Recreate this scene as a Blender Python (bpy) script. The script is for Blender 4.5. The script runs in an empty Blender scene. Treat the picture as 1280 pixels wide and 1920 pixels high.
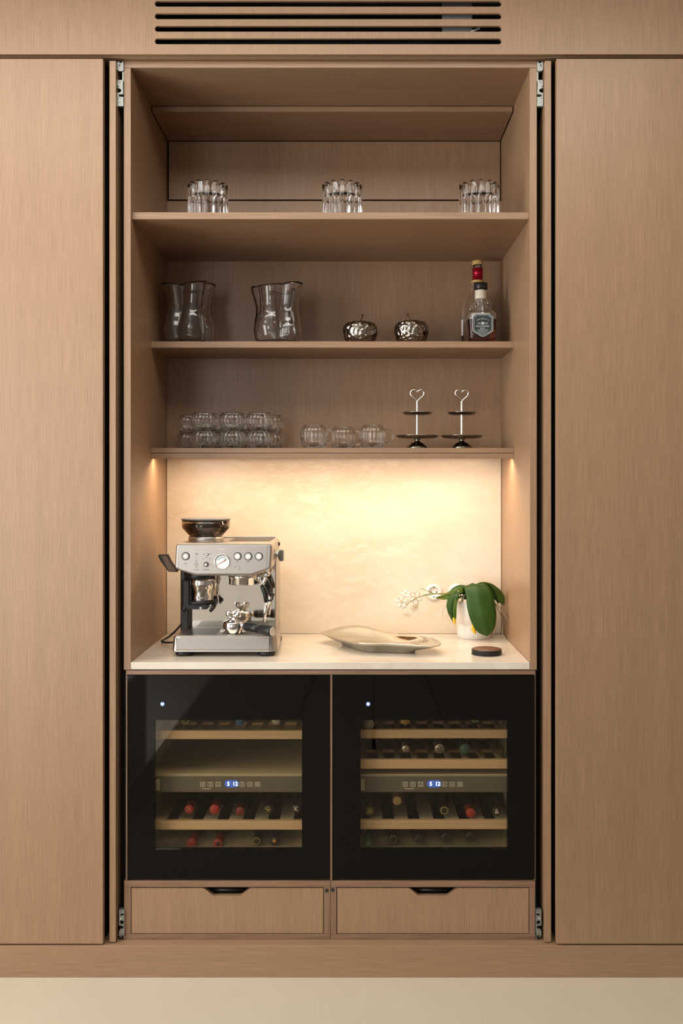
import bpy, bmesh, math, random
from mathutils import Vector, Matrix, noise
random.seed(7)
PI = math.pi
S = bpy.context.scene
COL = S.collection

# ------------------------------------------------------------------ camera, world, lights, exposure
D, F, VX, VY, CZ = 2.8, 1792.0, 662.0, 910.0, 1.442      # distance, focal (px of a 1920 px high frame), principal point, lens height
cd = bpy.data.cameras.new('camera'); cam = bpy.data.objects.new('camera', cd); COL.objects.link(cam)
cam.location = (0, -D, CZ); cam.rotation_euler = (PI/2, 0, 0)
cd.sensor_fit = 'VERTICAL'; cd.sensor_height = 36; cd.lens = 36*F/1920
cd.shift_x = -(VX-640)/1920; cd.shift_y = -(960-VY)/1920
cd.clip_start = 0.02
S.camera = cam
w = bpy.data.worlds.new('daylight'); S.world = w; w.use_nodes = True
w.node_tree.nodes['Background'].inputs[0].default_value = (0.75, 0.85, 1.0, 1)
w.node_tree.nodes['Background'].inputs[1].default_value = 1.0

def area(name, loc, rot, sx, sy, power, color):
    l = bpy.data.lights.new(name, 'AREA'); l.shape = 'RECTANGLE'; l.size = sx; l.size_y = sy
    l.energy = power; l.color = color
    o = bpy.data.objects.new(name, l); COL.objects.link(o); o.location = loc; o.rotation_euler = rot
    return o
# an added overhead fill lamp, then daylight that enters through the two windows of the room (behind the camera and at its left)
area('overhead_fill', (-0.4, -1.15, 3.03), (0, 0, 0), 3.2, 1.0, 40, (1.0, 0.95, 0.87))  # no fixture; added to brighten floor and door fronts
area('daylight_front_window', (-1.95, -5.12, 1.55), (PI/2, 0, 0), 1.0, 2.3, 22, (1.0, 0.97, 0.93))
area('daylight_side_window', (-2.52, -1.75, 1.55), (PI/2, 0, -PI/2), 2.1, 2.3, 72, (1.0, 0.97, 0.93))
# warm LED strip under the lowest shelf
area('shelf_led', (-0.068, 0.355, 1.5335), (math.radians(2), 0, 0), 1.15, 0.012, 4.6, (1.0, 0.745, 0.51))

S.view_settings.view_transform = 'Standard'; S.view_settings.look = 'None'
S.view_settings.gamma = 1; S.view_settings.use_curve_mapping = False
S.view_settings.exposure = 0.33
S.cycles.max_bounces = 24; S.cycles.transmission_bounces = 24; S.cycles.transparent_max_bounces = 24
S.cycles.glossy_bounces = 8; S.cycles.diffuse_bounces = 5
S.cycles.use_denoising = True
S.cycles.sample_clamp_indirect = 6.0

# ------------------------------------------------------------------ geometry helpers
def sc(Y): return (D+Y)/F                                  # metres per photo pixel at depth Y
def wx(px, Y): return (px-VX)*sc(Y)
def wz(py, Y): return CZ+(VY-py)*sc(Y)
def P(px, py, Y): return Vector((wx(px, Y), Y, wz(py, Y)))

class MB:
    """collects shapes into one bmesh"""
    def __init__(s): s.bm = bmesh.new()
    def box(s, x0, x1, y0, y1, z0, z1, bev=0, seg=2):
        b = bmesh.new()
        bmesh.ops.create_cube(b, size=1)
        for v in b.verts:
            v.co = Vector((x0+(v.co.x+.5)*(x1-x0), y0+(v.co.y+.5)*(y1-y0), z0+(v.co.z+.5)*(z1-z0)))
        if bev: bmesh.ops.bevel(b, geom=list(b.edges), offset=bev, segments=seg, affect='EDGES', profile=.5)
        return s.add(b)
    def add(s, b, M=None):
        if M is not None: bmesh.ops.transform(b, matrix=M, verts=b.verts)
        vm = {v: s.bm.verts.new(v.co) for v in b.verts}
        for f in b.faces:
            try: n = s.bm.faces.new([vm[v] for v in f.verts]); n.smooth = f.smooth; n.material_index = f.material_index
            except ValueError: pass
        b.free(); return s
    def lathe(s, prof, c=(0, 0, 0), seg=40, fn=None, M=None, close=False):
        """prof: list of (r, z); fn(theta, r, z, i) -> (r, z); close joins last to first (walls with thickness)"""
        b = bmesh.new(); rings = []
        for i, (r, z) in enumerate(prof):
            if r < 1e-6: rings.append([b.verts.new((0, 0, z))]); continue
            ring = []
            for k in range(seg):
                t = 2*PI*k/seg
                rr, zz = fn(t, r, z, i) if fn else (r, z)
                ring.append(b.verts.new((rr*math.cos(t), rr*math.sin(t), zz)))
            rings.append(ring)
        pairs = list(zip(rings, rings[1:]))
        if close: pairs.append((rings[-1], rings[0]))
        for A, B in pairs:
            for k in range(seg):
                k2 = (k+1) % seg
                if len(A) == 1 and len(B) == 1: continue
                if len(A) == 1: f = [A[0], B[k2], B[k]]
                elif len(B) == 1: f = [A[k], A[k2], B[0]]
                else: f = [A[k], A[k2], B[k2], B[k]]
                b.faces.new(f).smooth = True
        bmesh.ops.recalc_face_normals(b, faces=b.faces)
        return s.add(b, (M if M is not None else Matrix.Translation(c)))
    def tube(s, pts, r, seg=10, cap=True):
        pts = [Vector(p) for p in pts]; n = len(pts)
        rad = r if isinstance(r, (list, tuple)) else [r]*n
        b = bmesh.new(); rings = []; up = None
        for i, p in enumerate(pts):
            t = (pts[min(i+1, n-1)]-pts[max(i-1, 0)]).normalized()
            if up is None:
                up = Vector((0, 0, 1)) if abs(t.z) < .9 else Vector((1, 0, 0))
            a = t.cross(up).normalized(); up = a.cross(t).normalized()
            rings.append([b.verts.new(p+rad[i]*(math.cos(2*PI*k/seg)*a+math.sin(2*PI*k/seg)*up)) for k in range(seg)])
        for A, B in zip(rings, rings[1:]):
            for k in range(seg): b.faces.new([A[k], A[(k+1) % seg], B[(k+1) % seg], B[k]]).smooth = True
        if cap: b.faces.new(list(reversed(rings[0]))); b.faces.new(rings[-1])
        bmesh.ops.recalc_face_normals(b, faces=b.faces)
        return s.add(b)
    def cyl(s, p0, p1, r, seg=24, r2=None):
        return s.tube([p0, p1], [r, r if r2 is None else r2], seg)
    def plate(s, outer, holes, y0, y1, bev=0):
        """outline(s) in XZ, thickness along Y from y0 (front) to y1"""
        cu = bpy.data.curves.new('outline', 'CURVE'); cu.dimensions = '2D'; cu.fill_mode = 'BOTH'
        cu.extrude = (y1-y0)/2-bev
        if bev: cu.bevel_depth = bev; cu.bevel_resolution = 1; cu.offset = -bev
        for pl in [outer]+list(holes):
            sp = cu.splines.new('POLY'); sp.points.add(len(pl)-1)
            for q, (x, z) in zip(sp.points, pl): q.co = (x, z, 0, 1)
            sp.use_cyclic_u = True
        return s.curve(cu, Matrix.Translation((0, (y0+y1)/2, 0)) @ Matrix.Rotation(PI/2, 4, 'X'))
    def curve(s, cu, M):
        o = bpy.data.objects.new('outline', cu)
        me = bpy.data.meshes.new_from_object(o)
        b = bmesh.new(); b.from_mesh(me)
        bmesh.ops.remove_doubles(b, verts=b.verts, dist=1e-6)
        for f in b.faces: f.smooth = False
        bpy.data.objects.remove(o); bpy.data.curves.remove(cu); bpy.data.meshes.remove(me)
        return s.add(b, M)
    def text(s, body, x, y, z, size, depth=.0004, bend=0, M=None, spacing=1):
        """lettering that faces -Y, centred on x, z"""
        cu = bpy.data.curves.new('lettering', 'FONT'); cu.body = body; cu.size = size
        cu.align_x = 'CENTER'; cu.align_y = 'CENTER'; cu.extrude = depth/2; cu.space_character = spacing
        cu.resolution_u = 3
        m = Matrix.Translation((x, y, z)) @ Matrix.Rotation(PI/2, 4, 'X')
        return s.curve(cu, (M @ m) if M is not None else m)

def link(name, data, parent=None):
    o = bpy.data.objects.new(name, data); COL.objects.link(o)
    if parent is not None: o.parent = parent
    return o
ORG = {}
def thing(name, label, cat, loc=(0, 0, 0), group=None, rz=0):
    o = link(name, None); o.empty_display_size = .05; o.location = loc; o.rotation_euler = (0, 0, rz)
    o['label'] = label; o['category'] = cat
    if group: o['group'] = group
    ORG[o.name] = Vector(loc); return o
def part(name, mb, mat, parent, label=None, loc=None, world=True, kind=None, parent_org=None):
    """mb as ONE mesh child; world=True: mb is in world coordinates and gets moved into the parent's frame"""
    me = bpy.data.meshes.new(name)
    if world and parent is not None:
        bmesh.ops.translate(mb.bm, vec=-ORG.get(parent.name, Vector()), verts=mb.bm.verts)
    mb.bm.to_mesh(me); mb.bm.free(); me.materials.append(mat)
    o = link(name, me, parent)
    if parent is not None: ORG[o.name] = ORG.get(parent.name, Vector())
    if label: o['label'] = label
    if kind: o['kind'] = kind
    return o
def single(name, mb, mat, label, cat, base, group=None):
    """a thing that is one mesh (mb in world coordinates)"""
    bmesh.ops.translate(mb.bm, vec=-Vector(base), verts=mb.bm.verts)
    me = bpy.data.meshes.new(name); mb.bm.to_mesh(me); mb.bm.free(); me.materials.append(mat)
    o = link(name, me); o.location = base; o['label'] = label; o['category'] = cat
    if group: o['group'] = group
    ORG[o.name] = Vector(base); return o
def struct(name, mb, mat, parent=None):
    o = part(name, mb, mat, parent)
    if parent is None: o['kind'] = 'structure'
    return o
def dup(root, loc, label=None, rz=None):
    r = root.copy(); COL.objects.link(r); r.location = loc
    if rz is not None: r.rotation_euler = (0, 0, rz)
    if label: r['label'] = label
    ORG[r.name] = Vector(loc)
    for ch in list(root.children):
        c = ch.copy(); COL.objects.link(c); c.parent = r
        for g in list(ch.children):
            d = g.copy(); COL.objects.link(d); d.parent = c
    return r

# ------------------------------------------------------------------ materials
def mat(name):
    m = bpy.data.materials.new(name); m.use_nodes = True
    nt = m.node_tree; return m, nt, nt.nodes, nt.links, nt.nodes['Principled BSDF']
def simple(name, col, rough=.5, metal=0, trans=0, ior=1.45, emit=None, es=0, coat=0, noise_amt=.06, noise_scale=60):
    m, nt, N, L, b = mat(name)
    b.inputs['Roughness'].default_value = rough; b.inputs['Metallic'].default_value = metal
    b.inputs['Transmission Weight'].default_value = trans; b.inputs['IOR'].default_value = ior
    b.inputs['Coat Weight'].default_value = coat
    if emit: b.inputs['Emission Color'].default_value = (*emit, 1); b.inputs['Emission Strength'].default_value = es
    b.inputs['Base Color'].default_value = (*col, 1)
    if noise_amt and not trans and not emit:
        tc = N.new('ShaderNodeTexCoord'); nz = N.new('ShaderNodeTexNoise'); nz.inputs['Scale'].default_value = noise_scale
        L.new(tc.outputs['Object'], nz.inputs['Vector'])
        rp = N.new('ShaderNodeValToRGB'); L.new(nz.outputs['Fac'], rp.inputs[0])
        rp.color_ramp.elements[0].position = .3; rp.color_ramp.elements[1].position = .7
        rp.color_ramp.elements[0].color = (*[c*(1-noise_amt) for c in col], 1)
        rp.color_ramp.elements[1].color = (*[min(1, c*(1+noise_amt)) for c in col], 1)
        L.new(rp.outputs[0], b.inputs['Base Color'])
    return m
def wood(name, col, axis='Z', rough=.40, contrast=.16, spec=.6):
    m, nt, N, L, b = mat(name)
    tc = N.new('ShaderNodeTexCoord'); mp = N.new('ShaderNodeMapping')
    hi, lo = 380, 9
    mp.inputs['Scale'].default_value = {'Z': (hi, hi, lo), 'X': (lo, hi, hi), 'Y': (hi, lo, hi)}[axis]
    L.new(tc.outputs['Object'], mp.inputs['Vector'])
    n1 = N.new('ShaderNodeTexNoise'); n1.inputs['Scale'].default_value = 1; n1.inputs['Detail'].default_value = 3
    L.new(mp.outputs[0], n1.inputs['Vector'])
    mp2 = N.new('ShaderNodeMapping'); hi2, lo2 = 26, .6
    mp2.inputs['Scale'].default_value = {'Z': (hi2, hi2, lo2), 'X': (lo2, hi2, hi2), 'Y': (hi2, lo2, hi2)}[axis]
    L.new(tc.outputs['Object'], mp2.inputs['Vector'])
    n2 = N.new('ShaderNodeTexNoise'); n2.inputs['Scale'].default_value = 1; n2.inputs['Detail'].default_value = 4
    L.new(mp2.outputs[0], n2.inputs['Vector'])
    mx = N.new('ShaderNodeMath'); mx.operation = 'MULTIPLY_ADD'; mx.inputs[1].default_value = .75
    L.new(n1.outputs['Fac'], mx.inputs[0])
    m2 = N.new('ShaderNodeMath'); m2.operation = 'MULTIPLY'; m2.inputs[1].default_value = .25
    L.new(n2.outputs['Fac'], m2.inputs[0]); L.new(m2.outputs[0], mx.inputs[2])
    rp = N.new('ShaderNodeValToRGB'); L.new(mx.outputs[0], rp.inputs[0])
    e = rp.color_ramp.elements
    e[0].position = .32; e[1].position = .68
    e[0].color = (col[0]*(1-contrast), col[1]*(1-contrast*1.12), col[2]*(1-contrast*1.2), 1)
    e[1].color = (min(1, col[0]*(1+contrast)), min(1, col[1]*(1+contrast)), min(1, col[2]*(1+contrast)), 1)
    L.new(rp.outputs[0], b.inputs['Base Color'])
    b.inputs['Roughness'].default_value = rough; b.inputs['Specular IOR Level'].default_value = spec
    bp = N.new('ShaderNodeBump'); bp.inputs['Strength'].default_value = .12; bp.inputs['Distance'].default_value = .001
    L.new(n1.outputs['Fac'], bp.inputs['Height']); L.new(bp.outputs[0], b.inputs['Normal'])
    return m
def marble(name, c0, c1, vein, rough=.22, scale=(1.6, 1.6, 4.2)):
    m, nt, N, L, b = mat(name)
    tc = N.new('ShaderNodeTexCoord'); mp = N.new('ShaderNodeMapping'); mp.inputs['Scale'].default_value = scale
    mp.inputs['Rotation'].default_value = (0, .35, 0)
    L.new(tc.outputs['Object'], mp.inputs['Vector'])
    n1 = N.new('ShaderNodeTexNoise'); n1.inputs['Scale'].default_value = 1.6; n1.inputs['Detail'].default_value = 8; n1.inputs['Distortion'].default_value = .8
    L.new(mp.outputs[0], n1.inputs['Vector'])
    r1 = N.new('ShaderNodeValToRGB'); L.new(n1.outputs['Fac'], r1.inputs[0])
    r1.color_ramp.elements[0].position = .3; r1.color_ramp.elements[1].position = .7
    r1.color_ramp.elements[0].color = (*c0, 1); r1.color_ramp.elements[1].color = (*c1, 1)
    n2 = N.new('ShaderNodeTexNoise'); n2.inputs['Scale'].default_value = 4.5; n2.inputs['Detail'].default_value = 14; n2.inputs['Roughness'].default_value = .72; n2.inputs['Distortion'].default_value = .35
    L.new(mp.outputs[0], n2.inputs['Vector'])
    r2 = N.new('ShaderNodeValToRGB'); L.new(n2.outputs['Fac'], r2.inputs[0])
    el = r2.color_ramp.elements; el[0].position = .40; el[0].color = (0, 0, 0, 1); el[1].position = .60; el[1].color = (0, 0, 0, 1)
    q = el.new(.5); q.color = (1, 1, 1, 1)
    n3 = N.new('ShaderNodeTexNoise'); n3.inputs['Scale'].default_value = 1.1; L.new(mp.outputs[0], n3.inputs['Vector'])
    mu = N.new('ShaderNodeMath'); mu.operation = 'MULTIPLY'; L.new(r2.outputs[0], mu.inputs[0]); r3 = N.new('ShaderNodeMapRange'); r3.inputs['From Min'].default_value = .38; r3.inputs['From Max'].default_value = .62; r3.inputs['To Max'].default_value = .42; L.new(n3.outputs['Fac'], r3.inputs[0]); L.new(r3.outputs[0], mu.inputs[1])
    mix = N.new('ShaderNodeMixRGB'); L.new(mu.outputs[0], mix.inputs[0]); L.new(r1.outputs[0], mix.inputs[1]); mix.inputs[2].default_value = (*vein, 1)
    L.new(mix.outputs[0], b.inputs['Base Color']); b.inputs['Roughness'].default_value = rough
    return m
def brushed(name, col, axis='X', rough=.28):
    m, nt, N, L, b = mat(name)
    tc = N.new('ShaderNodeTexCoord'); mp = N.new('ShaderNodeMapping')
    mp.inputs['Scale'].default_value = (6, 900, 900) if axis == 'X' else (900, 900, 6)
    L.new(tc.outputs['Object'], mp.inputs['Vector'])
    n = N.new('ShaderNodeTexNoise'); n.inputs['Scale'].default_value = 1; L.new(mp.outputs[0], n.inputs['Vector'])
    mr = N.new('ShaderNodeMapRange'); mr.inputs['To Min'].default_value = rough*.8; mr.inputs['To Max'].default_value = rough*1.25
    L.new(n.outputs['Fac'], mr.inputs[0]); L.new(mr.outputs[0], b.inputs['Roughness'])
    bp = N.new('ShaderNodeBump'); bp.inputs['Strength'].default_value = .05; bp.inputs['Distance'].default_value = .0005
    L.new(n.outputs['Fac'], bp.inputs['Height']); L.new(bp.outputs[0], b.inputs['Normal'])
    b.inputs['Base Color'].default_value = (*col, 1); b.inputs['Metallic'].default_value = 1
    return m
def pane_mat(name, tint, refl=.04, rough=.0):
    m = bpy.data.materials.new(name); m.use_nodes = True; nt = m.node_tree; N = nt.nodes; L = nt.links
    N.remove(N['Principled BSDF']); out = N['Material Output']
    t = N.new('ShaderNodeBsdfTransparent'); t.inputs[0].default_value = (*tint, 1)
    g = N.new('ShaderNodeBsdfGlossy'); g.inputs['Roughness'].default_value = rough
    lw = N.new('ShaderNodeLayerWeight'); lw.inputs[0].default_value = .5
    p = N.new('ShaderNodeMath'); p.operation = 'POWER'; p.inputs[1].default_value = 4; L.new(lw.outputs['Facing'], p.inputs[0])
    a = N.new('ShaderNodeMath'); a.operation = 'MULTIPLY_ADD'; a.inputs[1].default_value = .9; a.inputs[2].default_value = refl
    L.new(p.outputs[0], a.inputs[0])
    mx = N.new('ShaderNodeMixShader'); L.new(a.outputs[0], mx.inputs[0]); L.new(t.outputs[0], mx.inputs[1]); L.new(g.outputs[0], mx.inputs[2])
    L.new(mx.outputs[0], out.inputs['Surface']); return m
def leaf_mat(name, c0, c1, rough=.35):
    m, nt, N, L, b = mat(name)
    tc = N.new('ShaderNodeTexCoord'); n = N.new('ShaderNodeTexNoise'); n.inputs['Scale'].default_value = 14; n.inputs['Detail'].default_value = 3
    L.new(tc.outputs['Object'], n.inputs['Vector']); rp = N.new('ShaderNodeValToRGB'); L.new(n.outputs['Fac'], rp.inputs[0])
    rp.color_ramp.elements[0].position = .35; rp.color_ramp.elements[1].position = .7
    rp.color_ramp.elements[0].color = (*c0, 1); rp.color_ramp.elements[1].color = (*c1, 1)
    L.new(rp.outputs[0], b.inputs['Base Color']); b.inputs['Roughness'].default_value = rough
    b.inputs['Specular IOR Level'].default_value = .3
    return m

WC = (0.315, 0.192, 0.109)
M_wood = wood('veneer_vertical', WC, 'Z')
M_woodx = wood('veneer_horizontal', WC, 'X')
M_edge = wood('veneer_edge_dark', (0.23, 0.135, 0.082), 'X', contrast=.3)
M_edgez = wood('veneer_edge_dark_upright', (0.23, 0.135, 0.082), 'Z', contrast=.3)
M_shelf = wood('veneer_shelf', (0.29, 0.177, 0.101), 'X')
M_black = simple('black_void', (.004, .0038, .0035), .8)  # near-black; stands in for shade in pocket slots and panel gaps
M_pocketshade = simple('pocket_shade_dark', (.02, .014, .010), .8)  # wall colour darkened to imitate the shade inside the pocket slots
M_marble = marble('beige_marble', (.72, .625, .505), (.80, .715, .60), (.56, .42, .27))
M_marblet = marble('beige_marble_top', (.68, .61, .51), (.78, .72, .62), (.52, .43, .31), rough=.16, scale=(2, 7, 2))
M_floor = marble('microcement', (.58, .51, .39), (.62, .55, .425), (.57, .50, .38), rough=.45, scale=(1.2, 1.2, 1.2))
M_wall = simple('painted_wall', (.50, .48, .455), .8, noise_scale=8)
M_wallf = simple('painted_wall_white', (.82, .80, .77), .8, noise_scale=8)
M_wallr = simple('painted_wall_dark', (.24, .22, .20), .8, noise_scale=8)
M_grey = simple('grey_panel', (.50, .53, .56), .6)
M_rug = simple('brown_rug', (.15, .12, .095), .95, noise_amt=.25, noise_scale=90)
M_frame = simple('window_frame_paint', (.75, .74, .72), .5)
M_clear = pane_mat('window_glass', (.98, .98, .98))
M_zinc = simple('zinc_plate', (.30, .315, .295), .42, .7)
M_blackglass = simple('black_glass', (.006, .0052, .0045), .035, noise_amt=0, ior=1.36)
M_coolpane = pane_mat('tinted_cooler_glass', (.88, .84, .76), .05)
M_lining = simple('cooler_lining', (.50, .455, .33), .6)
M_birch = wood('pale_rack_wood', (.70, .52, .33), 'X', contrast=.08, rough=.5)
M_birchy = wood('pale_rack_slat', (.50, .40, .26), 'Y', contrast=.1, rough=.6)
M_greyslat = simple('grey_rack_slat', (.50, .47, .38), .6)
M_ctrl = simple('control_strip_grey', (.15, .145, .125), .5)
M_blueglow = simple('blue_glow', (.1, .2, .5), .5, emit=(.02, .09, .7), es=.55)  # blue emission; behind the digits it imitates their halo
M_ledw = simple('display_digits', (.7, .8, 1), .5, emit=(.75, .86, 1.0), es=4)
M_icon = simple('icon_print', (.75, .73, .66), .5, emit=(.75, .72, .62), es=.35)
M_warm = simple('led_diffuser', (1, .85, .6), .5, emit=(1, .72, .42), es=1.5)
M_glass = simple('clear_glass', (.985, .99, .985), 0.0, trans=1, ior=1.45)
M_vase = simple('thick_blown_glass', (.985, .99, .985), 0.0, trans=1, ior=1.52)
M_thin = simple('thin_blown_glass', (.985, .99, .985), 0.0, trans=1, ior=1.43)
M_steel = brushed('brushed_steel', (.50, .465, .425), rough=.36)
M_steelz = brushed('brushed_steel_upright', (.50, .465, .425), 'Z', .33)
M_mirror = simple('polished_steel', (.78, .75, .69), .06, 1, noise_amt=0)
M_chrome = simple('chrome', (.82, .80, .76), .07, 1, noise_amt=0)
M_button = simple('satin_button', (.80, .79, .77), .42, .6, noise_amt=.03)
M_lever = simple('brown_lever_face', (.17, .105, .05), .35)
M_bplast = simple('black_plastic', (.012, .012, .012), .35)
M_gplast = simple('grey_plastic', (.17, .165, .16), .4)
M_dark = simple('dark_grey_metal', (.05, .047, .043), .4, .6)
M_bean = simple('roasted_beans', (.045, .022, .011), .45, noise_amt=.3, noise_scale=200)
M_smoke = pane_mat('smoky_plastic', (.86, .78, .66), .05, .02)
M_white = simple('white_print', (.85, .84, .80), .5, noise_amt=0)
M_dial = simple('dial_face', (.78, .80, .78), .3, noise_amt=.02)
M_red = simple('red_needle', (.75, .12, .08), .4, noise_amt=0)
M_teal = simple('dial_scale', (.25, .42, .44), .4, noise_amt=0)
M_ink = simple('black_print', (.02, .02, .02), .6, noise_amt=0)
M_bronze = simple('dark_bronze_plate', (.22, .195, .16), .16, 1, noise_amt=.1)
M_pewter = simple('pewter_plate', (.30, .275, .235), .2, 1, noise_amt=.1)
M_nickel = simple('satin_nickel', (.78, .76, .72), .22, 1, noise_amt=.03)
M_platter = simple('mirror_glazed_metal', (.66, .62, .54), .06, 1, noise_amt=.02)
M_pot = simple('white_ceramic', (.80, .775, .72), .35, noise_amt=.02)
M_soil = simple('bark_soil', (.10, .06, .035), .9, noise_amt=.4, noise_scale=120)
M_leaf = leaf_mat('orchid_leaf', (.013, .048, .003), (.028, .080, .006), .45)
M_leafl = leaf_mat('orchid_leaf_light', (.055, .11, .012), (.13, .17, .025))
M_yel = leaf_mat('withered_leaf', (.75, .45, .02), (.85, .60, .05))
M_stem = leaf_mat('orchid_stem', (.10, .13, .02), (.22, .23, .06))
M_root = leaf_mat('aerial_root', (.32, .30, .20), (.50, .48, .35), .6)
M_petal = simple('white_petal', (.92, .89, .82), .5, noise_amt=.02)
M_petc = simple('yellow_petal_heart', (.80, .58, .16), .5)
M_coaster = simple('black_coaster_edge', (.012, .011, .010), .45)
M_coastw = wood('coaster_top_wood', (.14, .062, .03), 'X', contrast=.35, rough=.5)
M_socket = simple('white_socket', (.84, .80, .74), .35, noise_amt=.01)
M_amber = simple('whiskey', (.42, .07, .006), 0, trans=1, ior=1.34)
M_cork = simple('cork', (.58, .36, .13), .8, noise_amt=.25, noise_scale=150)
M_foil = simple('red_foil', (.42, .01, .035), .25, .7, noise_amt=.05)
M_paper = simple('paper_wrap', (.75, .68, .55), .7)
M_label = simple('dark_label', (.025, .032, .032), .6, noise_amt=0)
M_labelg = simple('silver_label_print', (.55, .60, .58), .5, noise_amt=0)
M_wbottle = simple('dark_wine_glass', (.012, .016, .010), .08, noise_amt=0)

# ------------------------------------------------------------------ the room
XL, XR, YF, ZC = -2.6, 2.6, -5.2, 3.05
struct('floor', MB().box(XL, XR, YF, .7, -.06, 0), M_floor)
struct('ceiling', MB().box(XL, XR, YF, .7, ZC, ZC+.06), M_wall)
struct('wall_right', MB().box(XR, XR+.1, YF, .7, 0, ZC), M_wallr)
struct('wall_back', MB().box(XL, XR, .72, .8, 0, ZC), M_wall)
m = MB(); m.box(XL-.1, XL, YF, -2.9, 0, ZC); m.box(XL-.1, XL, -.6, .7, 0, ZC); m.box(XL-.1, XL, -2.9, -.6, 2.75, ZC); m.box(XL-.1, XL, -2.9, -.6, 0, .3)
struct('wall_left', m, M_wall)
m = MB(); m.box(XL, -2.5, YF-.1, YF, 0, ZC); m.box(-1.4, XR, YF-.1, YF, 0, ZC); m.box(-2.5, -1.4, YF-.1, YF, 2.75, ZC); m.box(-2.5, -1.4, YF-.1, YF, 0, .3)
struct('wall_front', m, M_wallf)
def win(name, along, a0, a1, z0, z1, c):
    root = link(name, None); root['kind'] = 'structure'
    fr = MB(); t = .05
    def bx(u0, u1, w0, w1):
        if along == 'X': fr.box(u0, u1, c-.06, c-.01, w0, w1)
        else: fr.box(c-.06, c-.01, u0, u1, w0, w1)
    bx(a0, a1, z0, z0+t); bx(a0, a1, z1-t, z1); bx(a0, a0+t, z0+t, z1-t); bx(a1-t, a1, z0+t, z1-t)
    mid = (a0+a1)/2; bx(mid-t/2, mid+t/2, z0+t, z1-t)
    part('window_frame', fr, M_frame, root)
    for u0, u1 in ((a0+t, mid-t/2), (mid+t/2, a1-t)):
        p = MB()
        if along == 'X': p.box(u0, u1, c-.04, c-.034, z0+t, z1-t)
        else: p.box(c-.04, c-.034, u0, u1, z0+t, z1-t)
        part('window_pane', p, M_clear, root)
win('window_1', 'X', -2.5, -1.4, .3, 2.75, YF)
win('window_2', 'Y', -2.9, -.6, .3, 2.75, XL)
rg = thing('bounce_cut_rug', 'unseen dark brown rug added to dim floor bounce and door reflections', 'rug', (.4, -2.7, 0))  # out of view, added to cut light bouncing up from the floor
part('rug_pile', MB().box(-1.06, 2.0, -4.8, -.5, .0005, .012, .003), M_rug, rg)
struct('low_cabinet', MB().box(-1.75, -1.08, -2.12, -1.25, 0, .5), M_grey)  # unseen low cabinet, added for the grey streak mirrored in the left cooler door

# plinth under the whole run of cabinets
struct('baseboard_back', MB().box(XL, XR, 0, .7, 0, .0936, .0012), M_woodx)

# ------------------------------------------------------------------ joinery
YC = .036                                                  # front of the carcass
X0, X1 = -.6805, .5445                                     # carcass outside
XI0, XI1 = -.6600, .5240                                   # carcass inside
YB = .589                                                  # face of the back panel
ZT = 2.700
# fascia with four long vent slots
def slot(x0, x1, z0, z1, n=8):
    r = (z1-z0)/2; zc = (z0+z1)/2; pts = []
    for k in range(n+1): t = PI/2+PI*k/n; pts.append((x0+r+r*math.cos(t), zc+r*math.sin(t)))
    for k in range(n+1): t = -PI/2+PI*k/n; pts.append((x1-r+r*math.cos(t), zc+r*math.sin(t)))
    return pts
ft = thing('fascia_panel', 'long wooden fascia above the doors cut with four dark vent slots', 'panel', (0, 0, 2.706))
slots = [slot(wx(290, 0), wx(940, 0), wz(b, 0), wz(a, 0)) for a, b in ((1.5, 12.5), (25, 36), (48.5, 59.5), (72, 83))]
part('front_board', MB().plate([(XL, 2.705), (XR, 2.705), (XR, ZC), (XL, ZC)], slots, 0, .009), M_wood, ft)
part('soffit_board', MB().box(XL, XR, .0205, .62, 2.7035, 2.716), M_wood, ft)
ac = thing('air_duct', 'dark air conditioning duct behind the fascia vent slots', 'duct', (-.1, .06, 2.718))
m = MB(); m.box(-1.0, .8, .30, .32, 2.718, 3.0); m.box(-1.0, .8, .05, .30, 2.7165, 2.7185)
part('duct_back', m, M_black, ac)
for z in (2.745, 2.79, 2.83):
    part('louvre', MB().box(-.62, .46, .20, .26, z, z+.003), M_bplast, ac)
part('bracket', MB().box(wx(830, .05), wx(886, .05), .07, .08, 2.80, 2.90), M_gplast, ac)
part('metal_clip', MB().cyl(P(884, 59, .03), P(898, 54, .05), .003), M_white, ac)

# closed tall units left and right of the opening
for a, b, d0, d1, lab in ((-1.60, -.7375, -1.60, wx(193, 0), 'left'), (.6005, 1.45, wx(1043, 0), 1.45, 'right')):
    r = thing('tall_unit', 'closed tall wooden cupboard with one flat handleless door, %s of the open bar' % lab, 'cupboard', ((a+b)/2, .3, .094))
    part('door', MB().box(d0, d1, 0, .021, .0985, 2.692, .0012), M_wood, r)
    s_ = b-.018 if a < 0 else a
    part('pocket_wall', MB().box(s_, s_+.018, .022, .70, .094, 2.699), M_pocketshade, r)  # wooden wall, coloured dark for the shade in the slot
    o_ = a if a < 0 else b-.018
    part('outer_wall', MB().box(o_, o_+.018, .022, .70, .094, 2.699), M_edgez, r)
    part('back_board', MB().box(a+.019, b-.019, .68, .70, .094, 2.699), M_edgez, r)

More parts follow.
